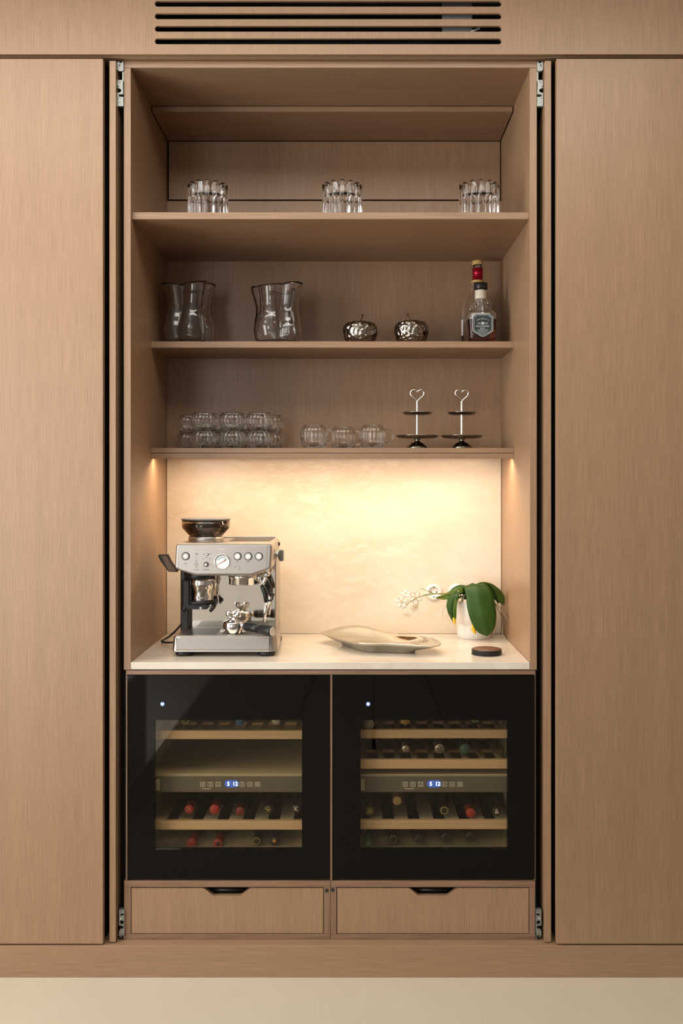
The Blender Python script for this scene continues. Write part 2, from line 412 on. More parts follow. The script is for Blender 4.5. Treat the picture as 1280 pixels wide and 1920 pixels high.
# pocket doors pushed into the slots, with their hinge hardware
def hinge_top(root, xc, flip):
    def X(u): return xc+(u-225)*.00157*flip
    def poly(pts): return [(X(u), wz(v, .03)) for u, v in pts]
    def circ(u, v, r): return [(X(u)+r*math.cos(2*PI*k/12), wz(v, .03)+r*math.sin(2*PI*k/12)) for k in range(12)]
    a = MB().plate(poly([(219.5, 116), (223, 115), (223.5, 118), (228, 118), (228.5, 115), (231, 115), (231, 131), (228.5, 133.5), (222, 133), (219.5, 130)]), [poly([(223, 120.5), (225.5, 120.5), (225.5, 121.8), (224.4, 121.8), (224.4, 125), (223, 125)])], .030, .046)
    part('hinge_block', a, M_zinc, root)
    a = MB().plate(poly([(228.2, 131), (231, 131), (231, 152), (228.2, 152)]), [], .034, .040); part('hinge_link', a, M_zinc, root)
    a = MB().plate(poly([(219.5, 150), (230, 150), (230, 163), (230.5, 176), (226, 177), (223, 176.5), (222, 180), (223, 181), (228, 181.5), (231, 182), (230.5, 186), (231, 199), (219.5, 199), (219.5, 174), (225, 173), (227, 171), (227, 168), (224, 166), (219.5, 165), (219.5, 163.5), (223, 163), (222, 161.5), (219.5, 161.5)]),
                   [circ(224.6, 153.8, .0016), circ(225.8, 184.6, .0014), circ(222, 184.8, .0012), circ(224.6, 192, .0012)], .030, .044)
    part('hinge_plate', a, M_zinc, root)
def hinge_bottom(root, xc, flip):
    def X(u): return xc+(u-1010.5)*.00157*flip
    def poly(pts): return [(X(u), wz(v, .03)) for u, v in pts]
    def circ(u, v, r): return [(X(u)+r*math.cos(2*PI*k/16), wz(v, .03)+r*math.sin(2*PI*k/16)) for k in range(16)]
    a = MB().plate(poly([(1005, 1706), (1015, 1706), (1015, 1734), (1014, 1735.5), (1008, 1736), (1006, 1738), (1006.5, 1740.5), (1009, 1741.5), (1013, 1742), (1013, 1744), (1015, 1746), (1015, 1754), (1006, 1754), (1005, 1749)]),
                   [poly([(1005.6, 1713), (1012, 1713), (1012, 1716.5), (1005.6, 1716.5)]), circ(1009.5, 1729.5, .0058), circ(1008.3, 1709, .0012), circ(1012, 1709, .0009), circ(1009.5, 1751.3, .0011)], .030, .046)
    part('hinge_plate', a, M_zinc, root)
    part('hinge_screw', MB().cyl((X(1011.2), .026, wz(1721.3, .03)), (X(1011.2), .032, wz(1721.3, .03)), .0024, 12), M_chrome, root)
    a = MB().plate(poly([(1005, 1754.5), (1006.6, 1754.5), (1006.6, 1761.5), (1005, 1761.5)]), [], .032, .042)
    a.plate(poly([(1009.4, 1756.6), (1014.6, 1754.4), (1014.8, 1755.8), (1009.9, 1758.4)]), [], .032, .042)
    part('hinge_clip', a, M_zinc, root)
    part('runner', MB().box(min(X(1005.5), X(1014)), max(X(1005.5), X(1014)), .05, .5, wz(1702, .05)-.010, wz(1702, .05)), M_dark, root)
for a, b, xc, flip, side in ((205, 217, wx(225.3, .03), 1, 'left'), (1021, 1033, wx(1012.5, .03), -1, 'right')):
    r = thing('pocket_door', 'folded-away wooden pocket door seen edge on in the slot %s of the open bar' % side, 'pocket door', ((wx(a, .014)+wx(b, .014))/2, .3, .096))
    part('door_leaf', MB().box(wx(a, .014), wx(b, .014), .014, .60, .097, 2.692, .001), M_wood, r)
    hinge_top(r, xc, flip)
    hinge_bottom(r, wx(227.5 if side == 'left' else 1010.2, .03), -1 if side == 'left' else 1)

# open bar cabinet
cb = thing('bar_cabinet', 'open wooden bar cabinet with shelves in the middle of the wall', 'cabinet', (-.068, .3, .895))
Zbot = wz(1256, YC)
for x in (X0, XI1):
    part('side_panel', MB().box(x, x+.0205, YC, .62, Zbot, 2.6805, .0008), M_wood, cb)
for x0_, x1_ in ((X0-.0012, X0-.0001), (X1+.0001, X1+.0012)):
    part('pocket_shade', MB().box(x0_, x1_, YC+.004, .62, .096, 2.68), M_black, cb)  # black sheet painting the deep shade on the carcass side
    part('pocket_shade_back', MB().box(x0_-.053 if x0_ < 0 else x0_, x1_ if x0_ < 0 else x1_+.053, .622, .626, .096, 2.69), M_black, cb)  # black sheet closing the slot, stands in for its shade
part('top_panel', MB().box(X0, X1, YC, .62, 2.681, 2.7015, .0008), M_shelf, cb)
part('bulkhead_panel', MB().box(XI0+.0045, XI1-.0045, .32, .584, 2.662, 2.6785, .0006), M_shelf, cb)
part('access_panel', MB().box(wx(316.5, YB), wx(937, YB), YB, .600, wz(374, YB), 2.6612, .0006), M_wood, cb)
part('back_panel', MB().box(XI0, XI1, YB, .600, .895, wz(376.8, YB), .0006), M_wood, cb)
part('back_board', MB().box(XI0, XI1, .606, .618, .895, 2.681), M_black, cb)  # black sheet so the panel gaps read as deep shade
shelves = [(.051, wz(398, .051), wz(411, .051)), (.32, wz(640, .32), wz(652, .32)), (.32, wz(840, .32), wz(849.4, .32)), (.32, wz(850.3, .32), wz(860, .32))]
ZS1, ZS2, ZS3 = shelves[0][1], shelves[1][1], shelves[2][1]
for y, zt, zb in shelves:
    if zt == shelves[3][1]:      # the lowest board has a groove for the strip light
        part('shelf', MB().box(XI0+.0003, XI1-.0003, y, .345, zb, zt, .0008).box(XI0+.0003, XI1-.0003, .345, YB-.0005, zb+.008, zt), M_shelf, cb)
    else: part('shelf', MB().box(XI0+.0003, XI1-.0003, y, YB-.0005, zb, zt, .0008), M_shelf, cb)
ls = thing('light_strip', 'thin warm glowing strip light under the lowest shelf', 'light', (-.068, .352, shelves[3][2]-.002))
part('diffuser', MB().box(XI0+.01, XI1-.01, .347, .364, shelves[3][2]+.0055, shelves[3][2]+.0079), M_warm, ls)
bs = thing('backsplash', 'glossy beige veined stone slab behind the coffee machine', 'backsplash', (-.068, .58, .917))
part('slab', MB().box(XI0+.0015, XI1-.0015, .577, .5885, .9172, shelves[3][2]+.0075, .001), M_marble, bs)
wt = thing('worktop', 'pale beige stone worktop under the coffee machine and orchid', 'worktop', (-.068, .3, .895))
part('slab', MB().box(XI0+.0006, XI1-.0006, YC-.0005, .5765, .8955, .917, .0012), M_marblet, wt)
ZW = .917

# lower carcass around the coolers
lc = thing('lower_cabinet', 'slim wooden carcass framing the two wine coolers', 'cabinet', (-.068, .3, .2695))
xl0, xl1 = wx(235.8, YC), wx(1003.5, YC)
part('top_rail', MB().box(xl0, xl1, YC, .6, wz(1265, YC), wz(1257, YC), .0006), M_edge, lc)
part('side_panel', MB().box(xl0, xl0+.0042, YC, .6, .2705, wz(1265.3, YC)), M_edgez, lc)
part('side_panel', MB().box(xl1-.0042, xl1, YC, .6, .2705, wz(1265.3, YC)), M_edgez, lc)
part('divider', MB().box(wx(619, YC), wx(622.4, YC), YC, .6, .2705, wz(1265.3, YC)), M_edgez, lc)
part('back_panel', MB().box(xl0, xl1, .605, .615, .2705, .88), M_black, lc)

# drawer boxes
def drawer_box(xa, xb, fa, fb, na, nb, cap_px, which):
    Y = YC
    r = thing('drawer_unit', 'low wooden drawer unit with a cut-out grip under the %s wine cooler' % which, 'drawer', ((wx(xa, Y)+wx(xb, Y))/2, .3, .0938))
    zt, zb = wz(1651.5, Y), .0938
    part('top_rail', MB().box(wx(xa, Y), wx(xb, Y), Y, .58, wz(1663.5, Y), zt, .0008), M_edge, r)
    part('bottom_rail', MB().box(wx(xa, Y), wx(xb, Y), Y, .58, zb, wz(1751.5, Y), .0008), M_edge, r)
    for s0, s1 in ((xa, fa-1.4), (fb+1.4, xb)):
        part('side_panel', MB().box(wx(s0, Y), wx(s1, Y), Y, .58, wz(1751.2, Y), wz(1663.8, Y), .0008), M_edgez, r)
    part('back_board', MB().box(wx(fa, Y), wx(fb, Y), .57, .578, wz(1751, Y), wz(1664, Y)), M_black, r)
    Yd = Y+.001
    f0, f1, z0, z1 = wx(fa, Yd), wx(fb, Yd), wz(1749.8, Yd), wz(1665.2, Yd)
    zn = wz(1680, Yd)
    def rnd(p, q, c, n=4, k=.35):
        a = Vector(c)+(Vector(p)-Vector(c)).normalized()*.006; b = Vector(c)+(Vector(q)-Vector(c)).normalized()*.006
        return [tuple((1-t)**2*a+2*t*(1-t)*Vector(c)+t*t*b) for t in [i/n for i in range(n+1)]]
    A, B, C, E = (wx(na, Yd), z1), (wx(na+18, Yd), zn), (wx(nb-18, Yd), zn), (wx(nb, Yd), z1)
    out = [(f0, z0), (f1, z0), (f1, z1)]+rnd((f1, z1), C, E)+rnd(E, B, C)+rnd(C, A, B)+rnd(B, (f0, z1), A)+[(f0, z1)]
    part('drawer_front', MB().plate(out, [], Yd, Yd+.019), M_wood, r)
    part('drawer_tray', MB().box(f0+.01, f1-.01, Yd+.021, .54, z0+.006, z0+.095), M_black, r)
    part('grip_liner', MB().cyl((A[0]+.02, Yd+.03, zn+.006), (E[0]-.02, Yd+.03, zn+.006), .008), M_bplast, r)
    part('screw_cap', MB().cyl((wx(cap_px[0], Y), Y-.0012, wz(cap_px[1], Y)), (wx(cap_px[0], Y), Y+.002, wz(cap_px[1], Y)), .0056), M_ink, r)
drawer_box(232.5, 619.3, 246.5, 605.5, 382, 470, (612.3, 1669.5), 'left')
drawer_box(619.9, 1003.3, 632, 990.5, 767, 858, (623.6, 1668.3), 'right')

# ------------------------------------------------------------------ wine coolers
ZCB, ZCT = wz(1647.5, YC), wz(1266, YC)
def cooler(xa, xb, w0, w1, led_px, icon0, rack_list, which):
    Y = YC
    x0, x1 = wx(xa, Y), wx(xb, Y)
    r = thing('wine_cooler', '%s wine cooler with black glass door and lit blue display, %s' % (which, 'two wooden racks showing' if which == 'left' else 'three wooden racks showing'), 'wine cooler', ((x0+x1)/2, .3, ZCB))
    ax, bx_ = wx(w0, Y), wx(w1, Y); zt, zb = wz(1350, Y), wz(1593, Y)
    part('door_glass', MB().plate([(x0, ZCB), (x1, ZCB), (x1, ZCT), (x0, ZCT)], [[(ax, zb), (bx_, zb), (bx_, zt), (ax, zt)]], Y-.001, Y+.021), M_blackglass, r, 'black glass door border')
    part('window_glass', MB().box(ax+.0003, bx_-.0003, Y+.003, Y+.007, zb+.0003, zt-.0003), M_coolpane, r, 'smoky see-through pane')
    # inner box
    i0, i1, j0, j1 = ax-.022, bx_+.022, zb-.02, zt+.05
    b = MB(); b.box(i0-.01, i0, Y+.024, .56, j0, j1); b.box(i1, i1+.01, Y+.024, .56, j0, j1)
    b.box(i0-.01, i1+.01, Y+.024, .56, j0-.01, j0); b.box(i0-.01, i1+.01, Y+.024, .56, j1, j1+.01); b.box(i0-.01, i1+.01, .55, .56, j0, j1)
    part('inner_lining', b, M_lining, r)
    # status light
    lx, lz = wx(led_px, Y-.001), wz(1320, Y-.001)
    part('status_light', MB().lathe([(.0022, 0), (.0040, 0), (.0040, .0008), (.0022, .0008)], seg=20, close=True, M=Matrix.Translation((lx, Y-.0012, lz)) @ Matrix.Rotation(PI/2, 4, 'X')), M_ledw, r)
    part('status_ring', MB().lathe([(.0048, 0), (.0064, 0), (.0064, .0006), (.0048, .0006)], seg=20, close=True, M=Matrix.Translation((lx, Y-.0012, lz)) @ Matrix.Rotation(PI/2, 4, 'X')), M_blueglow, r)
    # divider with control strip
    yc = .085
    part('divider', MB().box(i0, i1, .09, .54, wz(1486, yc), wz(1452, yc)), M_lining, r)
    cs = part('control_strip', MB().box(i0, i1, yc, .089, wz(1485, yc), wz(1456, yc), .001), M_ctrl, r)
    part('latch', MB().box(wx(w0+.5, yc-.02), wx(w0+7.5, yc-.02), yc-.010, yc, wz(1481, yc), wz(1460, yc), .002), M_greyslat, r)
    # icons and digits printed / lit on the strip
    yi = yc-.0006
    ic = MB(); s_ = sc(yi)
    def ring(u, v, hw, hh, t):
        x, z = wx(u, yi), wz(v, yi)
        o = [(x-hw, z-hh), (x+hw, z-hh), (x+hw, z+hh), (x-hw, z+hh)]
        h = [(x-hw+t, z-hh+t), (x+hw-t, z-hh+t), (x+hw-t, z+hh-t), (x-hw+t, z+hh-t)]
        ic.plate(o, [h], yi, yi+.0005)
    def bar(u0, v0, u1, v1, t=.0008):
        a, b2 = P(u0, v0, yi), P(u1, v1, yi); d = (b2-a).normalized(); n = Vector((-d.z, 0, d.x))*t/2
        ic.plate([(q.x, q.z) for q in (a-n, b2-n, b2+n, a+n)], [], yi, yi+.0005)
    for k in (0, 14.3, 28.9, 73.6, 88, 102.6): ring(icon0+k, 1470.5, 4.6*s_, 4.0*s_, .0007)
    ring(icon0, 1470.5, 1.8*s_, 1.8*s_, .0006); ring(icon0+14.3, 1470, 1.5*s_, 2.0*s_, .0006)
    bar(icon0+26, 1473, icon0+32, 1468); bar(icon0+25.5, 1468, icon0+27, 1468, .0014); bar(icon0+30.5, 1472.7, icon0+32, 1472.7, .0014)
    bar(icon0+71.4, 1472.4, icon0+73.6, 1468.4); bar(icon0+73.6, 1468.4, icon0+75.8, 1472.4)
    bar(icon0+85.8, 1468.6, icon0+88, 1472.6); bar(icon0+88, 1472.6, icon0+90.2, 1468.6)
    bar(icon0+99.6, 1468, icon0+105.6, 1473); bar(icon0+100, 1473, icon0+105, 1468)
    bar(icon0, 1476.5, icon0, 1479); bar(icon0+14.8, 1476.5, icon0+14.8, 1479); bar(icon0, 1479, icon0+14.8, 1479)
    part('touch_icons', ic, M_icon, cs, 'pale printed touch symbols', kind='stuff')
    dg = MB(); dx, dz = wx(icon0+48, yi), wz(1470, yi)
    dg.text('5', dx, yi-.0004, dz, .0165, .0008); dg.text('12', dx+.0205, yi-.0004, dz, .0165, .0008)
    part('display_digits', dg, M_ledw, cs, 'white glowing digits 5 and 12')
    part('blue_glow', MB().plate(slot(dx-.012, dx+.0315, dz-.0105, dz+.0115), [], yi, yi+.0005), M_blueglow, cs, 'blue glow around the digits, painted as a pill')  # glowing pill imitates the blue halo of the digits
    # racks
    for (v0, v1, style) in rack_list:
        yr = .078
        z1, z0 = wz(v0, yr), wz(v1, yr)
        rk = part('wine_rack', MB().box(i0+.002, i1-.002, yr, yr+.018, z0, z1, .0015), M_birch, r, 'pale wooden rack front')
        if style == 'narrow':
            for k in range(9):
                u = w0+7+k*32.4; x = wx(u-5.5, yr)
                part('slat', MB().box(x, x+.016, yr+.02, .50, z1-.016, z1-.008), M_birchy, rk)
            for yy in (.105, .25, .40):
                part('cross_bar', MB().box(i0+.004, i1-.004, yy, yy+.016, z1-.026, z1-.0165), M_birch, rk)
        else:
            for k in range(6):
                u = w0+(2 if which == 'left' else 28)+k*48.4-11.5; x = wx(u, yr)
                part('slat', MB().box(max(x, i0+.003), min(x+.041, i1-.003), yr+.02, .50, z1-.016, z1-.008), M_greyslat, rk)
            part('cross_bar', MB().box(i0+.004, i1-.004, .44, .46, z1-.026, z1-.0165), M_birchy, rk)
    return r
cooler(239, 618.3, 290, 566, 304.5, 380, [(1370, 1386, 'narrow'), (1540, 1556, 'wide')], 'left')
cooler(623.3, 1002, 675.5, 951, 690, 759.5, [(1368, 1384.5, 'narrow'), (1425, 1441.5, 'narrow'), (1539, 1555, 'wide')], 'right')

CAPS = {}
def capmat(name, col, rough=.4, metal=0):
    if name not in CAPS: CAPS[name] = simple('capsule_'+name, col, rough, metal, noise_amt=.08)
    return CAPS[name]
def wine(u, v, cap, label, which, mark=None, markmat=None, tilt=0, yc=.112, r=.0135, body=.0365):
    p = P(u, v, yc)
    t = thing('wine_bottle', label, 'wine bottle', p, 'bottles in the %s wine cooler' % which)
    M = Matrix.Rotation(-PI/2+tilt, 4, 'X')     # local z runs into the cooler
    prof = [(0, .045), (.0125, .045), (.0130, .085), (.018, .105), (.030, .125), (body, .15), (body, .315), (body-.004, .322), (0, .318)]
    part('bottle_glass', MB().lathe(prof, seg=20, M=M), M_wbottle, t, world=False)
    c = part('capsule', MB().lathe([(0, 0), (r*.93, 0), (r, .0012), (r, .006), (r*.97, .0065), (r*.97, .05), (.0128, .052)], seg=24, M=M), cap, t, world=False)
    if mark:
        m = MB()
        if mark == 'ring': m.lathe([(r*.62, -.0006), (r*.86, -.0006), (r*.86, .0002), (r*.62, .0002)], seg=24, close=True, M=M)
        elif mark == 'dot': m.lathe([(0, -.0006), (r*.42, -.0006), (r*.42, .0002)], seg=18, M=M)
        elif mark == 'star':
            for k in range(5):
                a = 2*PI*k/5+.3; m.tube([(0, -.0004, 0), (r*.7*math.cos(a), -.0004, r*.7*math.sin(a))], .0013, 5)
        elif mark == 'teeth':
            for k in range(10):
                a = 2*PI*k/10; m.tube([(r*.6*math.cos(a), -.0004, r*.6*math.sin(a)), (r*.92*math.cos(a), -.0004, r*.92*math.sin(a))], .0011, 5)
        else: m.text(mark, 0, -.0006, 0, r*1.5, .0006)
        part('capsule_print', m, markmat or M_white, c, world=False)
    return t
c_red = capmat('red', (.42, .055, .035)); c_dred = capmat('dark_red', (.20, .035, .028)); c_blue = capmat('blue', (.05, .19, .42))
c_white = capmat('white', (.62, .60, .54)); c_gold = capmat('gold', (.62, .46, .12), .35, .4); c_tan = capmat('tan', (.48, .36, .20))
c_green = capmat('green', (.10, .26, .07)); c_teal = capmat('teal', (.06, .15, .11)); c_black = capmat('black', (.03, .028, .024)); c_silver = capmat('silver', (.55, .53, .46), .25, .6)
c_olive = capmat('olive', (.16, .15, .06))
L, R_ = 'left', 'right'
wine(347.5, 1351, c_olive, 'wine bottle with dark capsule ringed in yellow on top rack, left cooler', L, 'ring', capmat('yellow', (.55, .48, .15)))
wine(450, 1352.5, c_blue, 'wine bottle with blue capsule on the top rack of left cooler', L)
wine(517, 1350, c_white, 'wine bottle with white capsule on the top rack of left cooler', L)
wine(354, 1518, c_red, 'wine bottle with red capsule and pale chevron, lower rack of left cooler', L, 'A', capmat('pink', (.62, .25, .18)))
wine(402, 1518, c_red, 'wine bottle with plain bright red capsule on lower rack, left cooler', L, r=.0145)
wine(450, 1522, c_dred, 'wine bottle with dull dark red capsule, middle of lower rack, left cooler', L)
wine(503, 1518.5, c_black, 'wine bottle with black capsule and gold star, lower rack, left cooler', L, 'star', c_gold)
wine(555, 1517, c_black, 'wine bottle with black capsule and white mark, lower rack edge, left cooler', L, 'K', M_white)
wine(359, 1581, c_red, 'wine bottle with plain red capsule at the bottom of left cooler', L, r=.0145)
wine(408, 1582, c_red, 'wine bottle with red capsule and dark centre, bottom of left cooler', L, 'dot', M_ink, r=.0145)
wine(481, 1577, c_black, 'wine bottle with black capsule and thin gold ring, bottom of left cooler', L, 'ring', capmat('brass', (.30, .25, .11)))
wine(514.5, 1577, c_black, 'wine bottle with black capsule and gold dot, bottom of left cooler', L, 'dot', capmat('amber', (.65, .36, .08)), body=.03)
wine(692, 1358, c_white, 'wine bottle with white capsule at the end of top rack, right cooler', R_, r=.016)
wine(759.5, 1350.5, c_gold, 'wine bottle with gold capsule on the top rack of right cooler', R_, r=.0145)
wine(760, 1404, c_silver, 'wine bottle with small grey slotted capsule on second rack, right cooler', R_, 'I', M_ink, r=.011)
wine(824, 1404, c_silver, 'wine bottle with shiny silver capsule on second rack, right cooler', R_, '@', M_ink, r=.0145)
wine(872, 1404.5, c_teal, 'wine bottle with teal green capsule on second rack, right cooler', R_, r=.0155, body=.03)
wine(692.5, 1521.5, c_olive, 'wine bottle with black capsule lettered A in yellow, lower rack, right cooler', R_, 'A', capmat('bright_yellow', (.70, .58, .06)))
wine(744.5, 1502, c_tan, 'wine bottle with tan capsule tilted up over the lower rack, right cooler', R_, tilt=.10)
wine(833, 1520, c_black, 'wine bottle with black capsule and brass ring, lower rack, right cooler', R_, 'ring', capmat('brass', (.30, .25, .11)), r=.0145)
wine(882.5, 1525, c_red, 'wine bottle with the only red capsule on lower rack, right cooler', R_, r=.0145, body=.033)
wine(931, 1522, c_black, 'wine bottle with black capsule and white crest, end of lower rack, right cooler', R_, '&', M_white)
wine(689, 1582, c_green, 'wine bottle with green and white capsule at bottom of right cooler', R_, 'dot', capmat('light_green', (.45, .55, .35)), r=.0145)
wine(737, 1574, c_black, 'wine bottle with black capsule and fine yellow ring, bottom of right cooler', R_, 'ring', capmat('dull_brass', (.20, .17, .08)), r=.0145)
wine(785.5, 1573, c_black, 'second dark bottle right of the green capsule, bottom of right cooler', R_, 'teeth', capmat('dull_grey', (.17, .16, .13)), r=.0145)
wine(835, 1571, c_black, 'third dark bottle right of the green capsule, bottom of right cooler', R_, 'teeth', capmat('dull_grey', (.17, .16, .13)), r=.0145)
wine(881, 1569, c_black, 'fourth dark bottle right of the green capsule, bottom of right cooler', R_, 'teeth', capmat('dull_grey', (.17, .16, .13)), r=.0145)
# a bottle on the top rack that shows its green lettered base
p = P(892, 1339, .112)
t = thing('wine_bottle', 'bottle lying base first with pale lettering on green, top rack of right cooler', 'wine bottle', p, 'bottles in the right wine cooler')
Mx = Matrix.Rotation(-PI/2, 4, 'X')
part('bottle_glass', MB().lathe([(0, .002), (.028, 0), (.032, .004), (.032, .20), (.013, .25), (.013, .31), (0, .31)], seg=24, M=Mx), simple('green_bottle_glass', (.02, .06, .015), .12, noise_amt=0), t, world=False)
part('base_lettering', MB().text('eir', 0, -.0008, -.017, .024, .001), c_white, t, world=False)

# ------------------------------------------------------------------ glass votives on the top shelf
def votive(px, label, first=None):
    Yv = .125; loc = (wx(px, Yv), Yv, ZS1)
    if first: return dup(first, loc, label, rz=px*.03)
    t = thing('glass_votive', label, 'candle holder', loc, 'fluted glass votives on the top shelf')
    R, H, n = .0615, .1035, 13
    def lob(th): return abs(math.cos(n*th/2))
    def fn(th, r, z, i):
        l = lob(th)**.75
        if i in (1, 2, 3, 4): return r*(.905+.095*l), z-(.0 if i < 3 else (.010*(1-l)))
        if i in (5, 6): return r, z-.010*(1-l)*.6
        return r, z
    prof = [(0, 0), (R*.97, 0), (R, .003), (R, H-.004), (R*.965, H), (R*.80, H-.002), (R*.78, H-.006), (R*.75, .070), (R*.70, .066), (0, .065)]
    part('fluted_glass', MB().lathe(prof, seg=n*12, fn=fn), M_glass, t, world=False)
    return t
v1 = votive(389.5, 'leftmost of the three fluted clear glass votives on the top shelf')
votive(641, 'middle of the three fluted clear glass votives on the top shelf', v1)
votive(897.5, 'rightmost of the three fluted clear glass votives on the top shelf', v1)

# ------------------------------------------------------------------ wavy vases
def vase(px, label, ph, H, Rm):
    Yv = .435; t = thing('wavy_vase', label, 'vase', (wx(px, Yv), Yv, ZS2), 'wavy glass vases')
    ts = [(0, .56), (.025, .68), (.07, .79), (.14, .88), (.28, .94), (.42, .90), (.56, .84), (.66, .825), (.78, .88), (.90, .96), (1, 1.0)]
    th = .0042
    def rad(tt):
        for (a, ra), (b, rb) in zip(ts, ts[1:]):
            if a <= tt <= b:
                f = (tt-a)/(b-a); f = f*f*(3-2*f); return ra+(rb-ra)*f
        return 1
    N = 28
    outer = [(Rm*rad(k/N), H*k/N) for k in range(N+1)]
    inner = [(r-th, max(z, .007)) for r, z in reversed(outer) if z > .012]
    prof = [(0, 0)]+outer+inner+[(.4*Rm, .0075), (0, .0075)]
    def fn(a, r, z, i):
        tw = .16*math.sin(z*22+ph)
        l = abs(math.cos(2*(a-ph)+tw))**.62
        k = .46*min(1, .35+1.1*z/H)
        m = 1.03-k*(1-l)+.045*math.cos(3*a+1+ph+z*6)+.025*math.sin(2*a+ph*3)*math.cos(z*28)
        return r*m, z+(.007*math.cos(2*a+ph)*(z/H)**3)
    part('blown_glass', MB().lathe(prof, seg=120, fn=fn), M_vase, t, world=False)
vase(356, 'wide wavy clear glass vase beside the left wall of the middle shelf', .35, .206, .0885)
vase(520.5, 'wavy clear glass vase with flared folds between the other vase and apples', 1.05, .200, .0915)

# ------------------------------------------------------------------ hammered apples
def apple(px, label, rz, R, H, stem):
    Ya = .42; t = thing('metal_apple', label, 'ornament', (wx(px, Ya), Ya, ZS2), 'hammered metal apples', rz)
    b = bmesh.new(); bmesh.ops.create_icosphere(b, subdivisions=6, radius=1)
    for v in b.verts:
        d = v.co.normalized(); c = d.z; st = math.sqrt(max(0, 1-c*c)); az = math.atan2(d.y, d.x)
        rho = st**.72; z = .5+.5*math.copysign(abs(c)**.72, c)
        if c > 0: z -= .26*math.exp(-(rho/.40)**2)
        else: z += .10*math.exp(-(rho/.35)**2)
        rho *= (1-.16*(1-z)**1.5)*(1+.02*math.cos(5*az)*(1-z))
        cell = noise.voronoi(d*4.6+Vector((px, 0, 0)))[0]
        dent = 1-.05*max(0, 1-(cell[0]/.62)**2)
        v.co = Vector((rho*math.cos(az)*R*dent*1.03, rho*math.sin(az)*R*dent*1.03, z*H*(dent if c > -.3 else 1)))
    zmin = min(v.co.z for v in b.verts)
    for v in b.verts: v.co.z -= zmin
    for f in b.faces: f.smooth = True
    m = MB(); m.add(b)
    part('body', m, M_bronzeapple, t, world=False)
    z0 = H*.70
    part('stem', MB().tube([(0, 0, z0), (stem*.25, 0, z0+.018), (stem*.7, 0, z0+.034), (stem, 0, z0+.044)], [.0024, .0022, .0026, .0034], 8), M_stemm, t, world=False, label='thin dark curved stem')
M_bronzeapple = simple('hammered_bronze', (.31, .28, .24), .09, 1, noise_amt=.05)
M_stemm = simple('dark_copper_stem', (.12, .06, .035), .35, .8)
apple(674.5, 'hammered bronze metal apple on middle shelf nearer the glass vases', 0, .0595, .0885, .010)
apple(770.5, 'hammered bronze metal apple on middle shelf nearer the whiskey bottles', 0, .0590, .0915, -.013)

# ------------------------------------------------------------------ bottles
Yw = .40
wb = thing('whiskey_bottle', 'square glass whiskey bottle with dark label and amber drink, in front of a taller bottle', 'bottle', (wx(901, Yw), Yw, ZS2))
def sq(r0, n=5.0):
    def f(a): return r0/((abs(math.cos(a))**n+abs(math.sin(a))**n)**(1/n))
    return f
def bfn(body_i):
    def fn(a, r, z, i):
        if body_i(i): k = 1/((abs(math.cos(a))**7+abs(math.sin(a))**7)**(1/7)); return r*k, z
        return r, z
    return fn
bw = .0485
prof = [(0, .004), (bw*.86, 0), (bw*.95, .004), (bw*.90, .03), (bw, .082), (bw, .098), (bw*.92, .108), (.032, .120), (.0215, .127),
        (.0215, .130), (.0245, .139), (.0215, .148), (.0185, .151), (.0185, .185), (.0125, .185), (.0125, .150), (.017, .139), (.016, .127), (.028, .117), (bw*.86, .104), (bw*.93, .096), (bw*.93, .082), (bw*.83, .03), (bw*.83, .014), (0, .013)]
part('glass', MB().lathe(prof, seg=64, fn=bfn(lambda i: 1 <= i <= 6 or 19 <= i <= 23)), M_glass, wb, world=False)
part('whiskey', MB().lathe([(0, .0125), (bw*.845, .0125), (bw*.85, .03), (bw*.945, .080), (0, .080)], seg=64, fn=bfn(lambda i: 1 <= i <= 3)), M_amber, wb, world=False, label='amber whiskey inside')
part('stopper', MB().lathe([(0, .184), (.0205, .184), (.0225, .187), (.0232, .203), (.0215, .206), (0, .206)], seg=32), M_bplast, wb, world=False)
part('neck_wrap', MB().lathe([(.0188, .153), (.0192, .154), (.0192, .181), (.0188, .182)], seg=32), M_paper, wb, world=False, label='cream paper wrap on the neck')
yl = -bw-.0012
def octo(k, dz=0):
    pts = [(-.034, .046), (-.026, .0515), (-.022, .0545), (.022, .0545), (.026, .0515), (.034, .046), (.034, .016), (.0335, .008), (.026, .003), (.016, -.001), (.008, -.006), (0, -.008), (-.008, -.006), (-.016, -.001), (-.026, .003), (-.0335, .008), (-.034, .016)]
    return [(x*k, .026+(z-.026)*k+.028+dz) for x, z in pts]
def tall(mb):
    for v in mb.bm.verts: v.co.z = .020+(v.co.z-.020)*1.2
    return mb
lb = part('front_label', tall(MB().plate(octo(1), [], yl, yl+.0008)), M_label, wb, world=False, label='dark shield shaped label with pale print')
m = MB(); m.plate(octo(1), [octo(.95)], yl-.0004, yl); m.plate(octo(.86), [octo(.838)], yl-.0004, yl)
part('label_border', tall(m), M_labelg, lb, world=False)
m = MB(); ty = yl-.0004
nm = 'Jack Daniel\'s'
for k, ch in enumerate(nm):
    u = (k-(len(nm)-1)/2)/((len(nm)-1)/2); zz = .0695-.0035*u*u
    if ch != ' ': m.text(ch, u*.0185, ty, zz, .0060, .0004)
m.plate([(-.0045, .0535), (.0045, .0535), (.0045, .0600), (-.0045, .0600)], [], ty, yl)
for z in (.0575, .0552):
    m.plate([(-.017, z), (-.007, z), (-.007, z+.0008), (-.017, z+.0008)], [], ty, yl); m.plate([(.007, z), (.017, z), (.017, z+.0008), (.007, z+.0008)], [], ty, yl)
m.text('SINGLE BARREL', 0, ty, .0485, .0064, .0004); m.text('SELECT', 0, ty, .0425, .0050, .0004)
m.text('TENNESSEE WHISKEY', 0, ty, .0382, .0038, .0004); m.text('70cl 45% Vol.', 0, ty, .0338, .0050, .0004)
